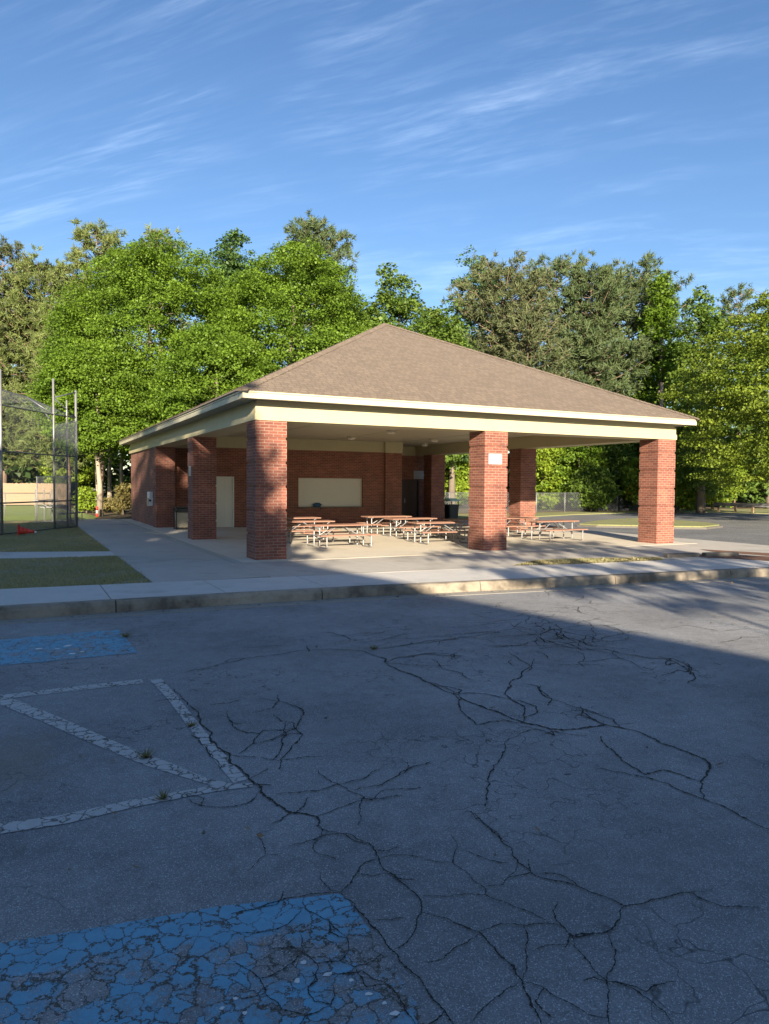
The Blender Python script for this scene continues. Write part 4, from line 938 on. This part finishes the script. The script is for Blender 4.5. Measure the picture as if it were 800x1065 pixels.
bl(240, 238, 56, 30, 8.0, 16, 'cool', 'airy tree top poking out between the two big green crowns', n_leaf=26000, leaf=.2, gap=.12, tuft=.6, per=50)
# --- pines on the left
pn(6, 258, 66, 34, 6., 21, 'brown', 'dark brownish pine at the left edge of the picture')
pn(52, 283, 66, 50, 3., 22, 'olive', 'full olive coloured pine left of the tallest green tree', dens=1.5, per=24)
pn(104, 240, 60, 34, 7., 23, 'olive', 'pine with spiky top standing just behind the left shoulder of the tallest green tree', dens=1.2)
pn(22, 335, 68, 42, 2., 24, 'olive', 'shorter olive pine above the backstop', dens=1.4, per=24)
pn(168, 243, 58, 26, 9., 25, 'olive', 'pine whose needles just clear the tallest green crown')
pn(328, 235, 60, 36, 9., 26, 'pine', 'grey green pine top rising over the round topped tree', dens=1.3)
pn(70, 330, 52, 34, 3., 27, 'olive', 'olive pine squeezed between the full olive pine and the tallest green tree', dens=1.3)
# --- trees lit behind the backstop and the walkway end
bl(38, 418, 70, 42, .8, 31, 'bright', 'sunlit bushy tree behind the backstop mesh', n_leaf=22000, leaf=.24, tuft=.6)
bl(2, 440, 74, 30, .8, 32, 'mid', 'dark bushy tree at the left edge behind the backstop post', n_leaf=12000, leaf=.26)
bl(72, 440, 66, 30, .6, 33, 'shrub', 'light green bushy tree right behind the backstop end post', n_leaf=14000, leaf=.2, tuft=.5)
def sapling(px, base, topy, lean, seed, label):
    x, y = at(px, base, -.03); d = math.hypot(x-CAM[0], y-CAM[1])
    h = height_at(topy, px, d*.99)
    return broadleaf('slim_tree', x, y, h, 1.5, h*.72, seed, LF['oak'], MAT['palebark'], label, n_leaf=5000, leaf=.2, tuft=.5, lean=lean, r0=.17)
sapling(102, 531.5, 430, -.03, 41, 'leaning pale trunk nearest the backstop at the woods edge')
sapling(114, 531.0, 425, .00, 42, 'straight pale trunk in the middle at the woods edge')
sapling(127, 532., 430, .02, 43, 'pale trunk close to the pavilion wall at the woods edge')
bl(90, 505, 44, 12, .15, 44, 'shrub', 'bright green shrub beside the pale trunks, nearest the backstop', name='shrub', cat='shrub', n_leaf=2600, leaf=.13, tuft=.3, per=30, r0=.04)
bl(128, 502, 42, 10, .15, 45, 'khaki', 'yellowish shrub against the far corner of the pavilion wall', name='shrub', cat='shrub', n_leaf=2200, leaf=.12, tuft=.28, per=30, r0=.04)
bl(112, 517, 45, 16, .1, 46, 'khaki', 'low brownish shrub at the foot of the pale trunks', name='shrub', cat='shrub', n_leaf=2200, leaf=.12, tuft=.28, per=30, r0=.03)
# --- middle, behind the peak and right slope
bl(414, 281, 56, 42, 4., 51, 'mid', 'green tree just right of the roof peak with a rounded double top', n_leaf=26000, leaf=.22)
bl(450, 303, 52, 40, 3., 52, 'mid', 'shorter green tree in the dip right of the roof peak', n_leaf=24000, leaf=.21)
bl(500, 262, 68, 30, 7., 53, 'cool', 'tall airy blue green tree standing above the pines right of the dip', n_leaf=26000, leaf=.22, gap=.12, tuft=.7, per=50)
bl(470, 325, 55, 26, 3., 54, 'cool', 'small open green tree at the left foot of the pines', n_leaf=20000, leaf=.2)
pn(519, 281, 58, 48, 6.5, 55, 'brown', 'brownish pine at the left end of the pine row, bare pale limbs showing', dens=1.15, gap=.2)
pn(577, 273, 62, 41, 6.5, 56, 'pine', 'tallest pine of the row, with blue sky gaps through its middle', dens=1.0, gap=.28)
pn(612, 288, 58, 41, 6.5, 57, 'pine', 'pine between the gappy tall one and the broad dense one', dens=1.3)
pn(650, 290, 63, 56, 6.5, 58, 'pine', 'broad dense pine with a visible straight trunk above the roof', dens=1.7, whorl=.7)
pn(610, 340, 57, 36, 6.5, 59, 'pine', 'lower pine in front, crown just above the roof slope', dens=1.5)
pn(548, 330, 54, 36, 6.5, 60, 'brown', 'half height brownish pine over the middle of the right roof slope', dens=1.2)
bl(684, 275, 57, 25, 1.2, 61, 'oak', 'pointed light green tree top rising right of the pine row', n_leaf=26000, leaf=.2, shape=.5)
bl(729, 298, 51, 34, .9, 62, 'mid', 'dark hollowed green tree right of the pointed one', n_leaf=24000, leaf=.21, gap=.3)
pn(765, 299, 68, 30, 8., 63, 'pine', 'thin see through pine far behind the near right tree', dens=.8, gap=.35)
bl(700, 350, 60, 36, .8, 64, 'mid', 'green tree over the right tip of the roof behind the near leaves', n_leaf=14000, leaf=.24)
bl(668, 390, 58, 32, .6, 65, 'oak', 'small green tree behind the right tip of the roof', n_leaf=10000, leaf=.22)
bl(800, 322, 64, 44, 1., 66, 'mid', 'tall green tree filling the background behind the near yellow green tree at the right edge', n_leaf=24000, leaf=.22)
# --- near tree reaching in from the right
bl(850, 285, 38, 142, 1.6, 71, 'bright', 'near tree with layered yellow green boughs reaching in from the right edge', n_leaf=170000, leaf=.12, tuft=.85, flat=.26, gap=.26, inner=.3, per=140, droop=.15)
# --- understory seen under the roof and to its right
us = [(475,470,57,26,'shrub','bright bush framed between the black trash bin and the middle column'),(470,440,62,34,'khaki','khaki leaved tree over the black trash bin'),
      (565,452,56,28,'shrub','light green bush right of the rear brick column'),(601,448,55,26,'oak','mid green bush in the middle of the gap under the roof'),(641,458,57,30,'mid','green bush left of the right front column'),
      (630,462,59,34,'oak','plain green bush deep in the woods left of the right front column'),(585,425,62,44,'bright','taller green tree seen under the roof between the columns'),(700,440,60,30,'khaki','pale olive tree directly right of the right front column'),
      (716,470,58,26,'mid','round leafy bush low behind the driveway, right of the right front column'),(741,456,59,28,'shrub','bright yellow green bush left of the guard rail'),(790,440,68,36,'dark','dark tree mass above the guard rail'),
      (676,474,54,24,'shrub','fresh green bush peeking past the right front column on its left'),(615,482,53,20,'mid','low round bush just behind the fence in the middle of the gap'),(706,490,53,20,'shrub','lowest light green bush right beside the right front column')]
for i, (px, top, dep, half, kind, lb) in enumerate(us):
    bl(px, top, dep, half, .35, 80+i, kind, lb, name='bush' if 'bush' in lb else 'understory_tree', cat='bush' if 'bush' in lb else 'tree', n_leaf=17000, leaf=.17, tuft=.55, per=55, gap=.08)
# --- deep woods behind everything, one mass
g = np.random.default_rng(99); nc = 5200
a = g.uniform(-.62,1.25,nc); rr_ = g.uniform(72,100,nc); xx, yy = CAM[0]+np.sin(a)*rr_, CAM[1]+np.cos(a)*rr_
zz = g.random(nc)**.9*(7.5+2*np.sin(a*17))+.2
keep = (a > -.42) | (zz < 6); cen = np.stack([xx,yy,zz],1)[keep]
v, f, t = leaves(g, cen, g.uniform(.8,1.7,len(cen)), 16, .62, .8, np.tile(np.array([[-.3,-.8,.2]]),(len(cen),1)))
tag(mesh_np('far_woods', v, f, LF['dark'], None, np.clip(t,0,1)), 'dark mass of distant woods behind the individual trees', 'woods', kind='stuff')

# --- grass blades
def blades(name, poly_fn, n, h, seed, z, label):
    g = np.random.default_rng(seed); p = poly_fn(g, n); n = len(p)
    hh = h*(.5+g.random(n)); a = g.uniform(0,2*PI,n); w = .006+.005*g.random(n)
    l = g.normal(size=(n,2))*.45
    b0 = np.stack([p[:,0]-np.cos(a)*w, p[:,1]-np.sin(a)*w, np.full(n,z)],1); b1 = np.stack([p[:,0]+np.cos(a)*w, p[:,1]+np.sin(a)*w, np.full(n,z)],1)
    tp = np.stack([p[:,0]+l[:,0]*hh, p[:,1]+l[:,1]*hh, z+hh],1)
    v = np.stack([b0,b1,tp],1).reshape(-1,3); f = np.arange(n*3).reshape(-1,3)
    patch = np.sin(p[:,0]*1.3+np.sin(p[:,1]*.7)*2)*np.sin(p[:,1]*.9)*.18
    return tag(mesh_np(name, v, f, LF_GRASS, None, np.clip(.45+patch+g.normal(size=n)*.22,0,1)), label, 'grass', kind='stuff')
LF_GRASS = m_leaf('grass_blade', (.20,.22,.09), (.42,.37,.20), .2, .2)
def lawn_pts(g, n):
    x = -2.80-9.2*g.random(n)**1.3; y = -2.98+24.*g.random(n)**1.4
    x = x+g.normal(size=n)*.06; bare = np.sin(x*2.1+np.sin(y*1.7)*1.5)*np.sin(y*2.3+1.+np.sin(x*1.1)); keep = (bare < .55) | (g.random(n) < .25); x, y = x[keep], y[keep]; ok = ~((y > 2.45+(x+2.7)*-.11) & (y < 3.8-(x+2.7)*.32)) & ~((x > -5.2) & (y < -2.98+.06*(x+5.2)))
    return np.stack([x,y],1)[ok & (y > -2.84-.06*np.maximum(0,x+5.2))]
blades('lawn_grass', lawn_pts, 100000, .04, 1, -.022, 'short mown grass on the shaded lawn')
def strip_pts(g, n):
    x = g.uniform(4.9,9.5,n); y = g.uniform(-3.8,-2.6,n); P = [(-1,-1)]
    def inside(x, y, poly):
        c = np.zeros(len(x), bool); j = len(poly)-1
        for i in range(len(poly)):
            (xi,yi),(xj,yj) = poly[i], poly[j]; c ^= ((yi > y) != (yj > y)) & (x < (xj-xi)*(y-yi)/(yj-yi+1e-12)+xi); j = i
        return c
    k = inside(x, y, GS); return np.stack([x,y],1)[k]
blades('strip_grass', strip_pts, 5000, .03, 2, .004, 'ragged grass strip between sidewalk and pavilion floor')
# weeds growing in the cracks
for i, (x, y, s, lb) in enumerate(((-4.09,-11.08,.07,'small weed growing through the diagonal parking line'),(-4.1,-11.83,.05,'flat weed in the parking line nearest the camera'),(-3.69,-6.75,.09,'brown weed at the corner of the far blue marking'),(-1.15,-8.7,.07,'weed in the long crack in mid lot'),(-3.66,-10.55,.04,'tiny weed beside the right hand border line'))):
    g = np.random.default_rng(300+i); n = 60
    o = empty('weed', (x,y,ZR+.004), 0, lb, 'weed', 'weeds in the lot')
    p = g.normal(size=(n,2))*s*.35; a = np.arctan2(p[:,1],p[:,0])+g.normal(size=n)*.5; hh = s*(.4+.7*g.random(n))
    b0 = np.stack([p[:,0]*.5-np.sin(a)*.004, p[:,1]*.5+np.cos(a)*.004, np.zeros(n)],1); b1 = np.stack([p[:,0]*.5+np.sin(a)*.004, p[:,1]*.5-np.cos(a)*.004, np.zeros(n)],1)
    tp = np.stack([p[:,0]+np.cos(a)*hh*.8, p[:,1]+np.sin(a)*hh*.8, hh*.8],1)
    mesh_np('leaves', np.stack([b0,b1,tp],1).reshape(-1,3), np.arange(n*3).reshape(-1,3), LF['khaki'], o, np.clip(g.normal(size=n)*.2+.4,0,1))
# small litter of stones and twigs near the gutter
g = np.random.default_rng(55); st = MB()
for i in range(160):
    x = g.uniform(-5.5,9); y = interp(KF,x)-.3+g.normal()*.12 if i < 110 else g.uniform(-14,-6); s = g.uniform(.004,.014)
    st.add([(x-s,y,ZR+.006),(x,y-s,ZR+.006),(x+s,y,ZR+.006),(x,y+s,ZR+.006),(x,y,ZR+.006+s*1.2)], [(0,1,4),(1,2,4),(2,3,4),(3,0,4)])
tag(st.build('gravel', MAT['kerb']), 'loose grit and small stones along the gutter', 'gravel', kind='stuff')

# a few fallen leaves and twigs swept along the kerb
g = np.random.default_rng(77); n = 420
x = np.concatenate([g.uniform(-5.5,11,300), g.uniform(-5,6,120)]); kf = np.array([interp(KF, float(q)) for q in x])
y = np.concatenate([kf[:300]-.16+g.normal(size=300)*.12-np.abs(g.normal(size=300))*.12*(x[:300] > 3)*4, g.uniform(-13.5,-6,120)])
zb = np.full(n, ZR+.014); a = g.uniform(0,2*PI,n); s = .012+.022*g.random(n); t = np.stack([np.cos(a),np.sin(a),g.normal(size=n)*.2],1)*s[:,None]; b = np.stack([-np.sin(a),np.cos(a),g.normal(size=n)*.3],1)*s[:,None]*.42
p = np.stack([x,y,zb+s*.22],1); v = np.stack([p-t,p+b,p+t,p-b],1).reshape(-1,3)
tag(mesh_np('fallen_leaves', v, np.arange(n*4).reshape(-1,4), m_leaf('dead_leaf', (.07,.045,.025), (.26,.17,.09), .1, .2), None, g.random(n)), 'dry brown leaves scattered along the gutter and lot', 'leaves', kind='stuff')

# ------------------------------------------------------------------ unseen hall added to shade the lot; trees inferred from their shadows
hall = empty('shade_caster_hall', (-13,-30,-.2), 0, 'large gabled brick hall behind the photographer whose shadow lies over the lot', 'hall')
og = (-13,-30,-.2); HX0, HX1, HY0, HY1, EV = -25.2, -.8, -46., -30., 3.2
b = MB()
b.loft([[(HX0,HY1,-.2),(HX1,HY1,-.2),(HX1,HY1,EV),(-13,HY1,9.9),(HX0,HY1,EV)],[(HX0,HY0,-.2),(HX1,HY0,-.2),(HX1,HY0,EV),(-13,HY0,9.9),(HX0,HY0,EV)]]); b.build('wall', MAT['brick'], hall, og)
b = MB()
for s in (-1,1):
    xe = HX0-.3 if s < 0 else HX1+.3; ze = EV-.1
    b.loft([[(xe,y,ze),(-13,y,10.0),(-13,y,10.18),(xe,y,ze+.18)] for y in (HY1+.3,HY0-.3)])
b.build('roof', MAT['shingle'], hall, og)
dd = MB(); dd.box(-14,-12,HY1+.002,HY1+.05,-.18,2.2); dd.build('door', MAT['browndoor'], hall, og)
for x in (-21,-17.5,-8.5,-5):
    w = MB(); w.box(x-.7,x+.7,HY1+.002,HY1+.04,1.,2.3); w.build('window', MAT['darksteel'], hall, og)
for i, (x, y, h, R, low, n, lb, gp_) in enumerate((( -17.6,-27.2,17.3,5.6,2.5,34000,'dense tree behind the photographer, nearest the hall door',.05),(-22.5,-27,15.2,5.3,2.,22000,'dense tree behind the photographer, second along the hall',.05),(-29,-28,14.6,6.,2.,22000,'dense tree behind the photographer, at the hall corner',.05),(-36,-27,14.5,6.,2.,20000,'dense tree behind the photographer, furthest from the hall',.05),
        (-11.7,-27.4,13.5,2.1,4.,12000,'smaller dense tree behind the photographer, by the middle of the hall',.05),(-.9,-26.,8.6,4.3,5.6,3900,'low wide open crowned tree behind the photographer, right of the hall',.3),(-2.0,-26.6,11.7,1.8,9.9,260,'tall thin crowned tree behind the photographer, right of the hall door',.4))):
    broadleaf('shade_tree', x, y, h, R, low, 500+i, LF['mid'], MAT['bark'], lb, n_leaf=n, leaf=.34 if n > 5000 else .24, tuft=.9 if n > 5000 else .6, gap=gp_, inner=.1 if n > 5000 else .4, per=60 if n > 5000 else 30, z=-.2, r0=None if n > 5000 else .07)

# ------------------------------------------------------------------ light and sky
L = Vector((.38,1,-.30)).normalized()                  # direction sunlight travels
ELEV = math.asin(-L.z); AZ = math.atan2(-L.x, -L.y)
sun = bpy.data.objects.new('sun', bpy.data.lights.new('sun', 'SUN')); C.objects.link(sun)
sun.data.energy = 5.0; sun.data.angle = math.radians(.53); sun.data.color = (1., .86, .66)
sun.rotation_euler = L.to_track_quat('-Z','Y').to_euler(); sun.location = (-20,-40,25)

w = bpy.data.worlds.new('World'); SC.world = w; w.use_nodes = True; nt = w.node_tree
class WM(Mat):
    def __init__(s): s.t = nt; s._pos = None
k = WM(); bgd = nt.nodes['Background']
sky = k.n('ShaderNodeTexSky'); sky.sky_type = 'NISHITA'; sky.sun_disc = False; sky.sun_elevation = ELEV; sky.sun_rotation = AZ
sky.altitude = 250; sky.air_density = 1.0; sky.dust_density = .35; sky.ozone_density = 2.2
# cirrus: streaks along great circles through a point low on the left
tc = k.n('ShaderNodeTexCoord').outputs['Generated']
def ray_dir(px, py): return (_F + _r*((px-400)/F_PX) - _u*((py-532.5)/F_PX)).normalized()
VP = ray_dir(-700, 380); AX = ray_dir(400, 100); AX = (AX-VP*AX.dot(VP)).normalized(); BX = VP.cross(AX)
def dot(v): return k.n('ShaderNodeVectorMath', _operation='DOT_PRODUCT', i0=tc, i1=tuple(v)).outputs['Value']
phi = k.math('ARCTAN2', dot(BX), dot(AX)); th = k.math('ARCCOSINE', dot(VP))
wv = k.n('ShaderNodeCombineXYZ', i0=phi, i1=th, i2=0.).outputs[0]
wig = k.n('ShaderNodeTexNoise', Scale=2.2, Detail=2., Vector=wv).outputs['Color']
wv2 = k.n('ShaderNodeVectorMath', _operation='ADD', i0=wv, i1=k.scale(wig, (.05,.10,0))).outputs[0]
n1 = k.noise(1., 7, .62, k.scale(wv2, (25.,2.6,1.)), .15)
n2 = k.noise(1., 5, .6, k.scale(wv2, (95.,13.,1.)), .2)
n3 = k.noise(1., 3, .5, k.scale(wv, (5.0,2.6,1.)))
cl = k.math('ADD', k.math('MULTIPLY', n1, .66), k.math('MULTIPLY', n2, .34))
cl = k.math('MULTIPLY', k.map(cl, .42, .80, 0., 1., True), k.map(n3, .39, .62, 0.08, 1., True))
el = k.n('ShaderNodeSeparateXYZ', Vector=tc).outputs[2]
cl = k.math('MULTIPLY', cl, k.map(el, .08, .35, .22, .27))
hs = k.n('ShaderNodeHueSaturation', Hue=.507, Saturation=1.14, Value=1., Color=sky.outputs[0])
skc = k.mix(cl, hs.outputs[0], (7.6,9.2,11.6))
k.set(bgd, 'Color', skc); bgd.inputs['Strength'].default_value = .060

SC.render.engine = 'CYCLES'
SC.view_settings.view_transform = 'Standard'; SC.view_settings.look = 'None'; SC.view_settings.exposure = 1.68; SC.view_settings.gamma = 1
SC.cycles.max_bounces = 7; SC.cycles.diffuse_bounces = 5; SC.cycles.transmission_bounces = 3; SC.cycles.glossy_bounces = 2; SC.cycles.use_denoising = True
SC.cycles.sample_clamp_indirect = 6
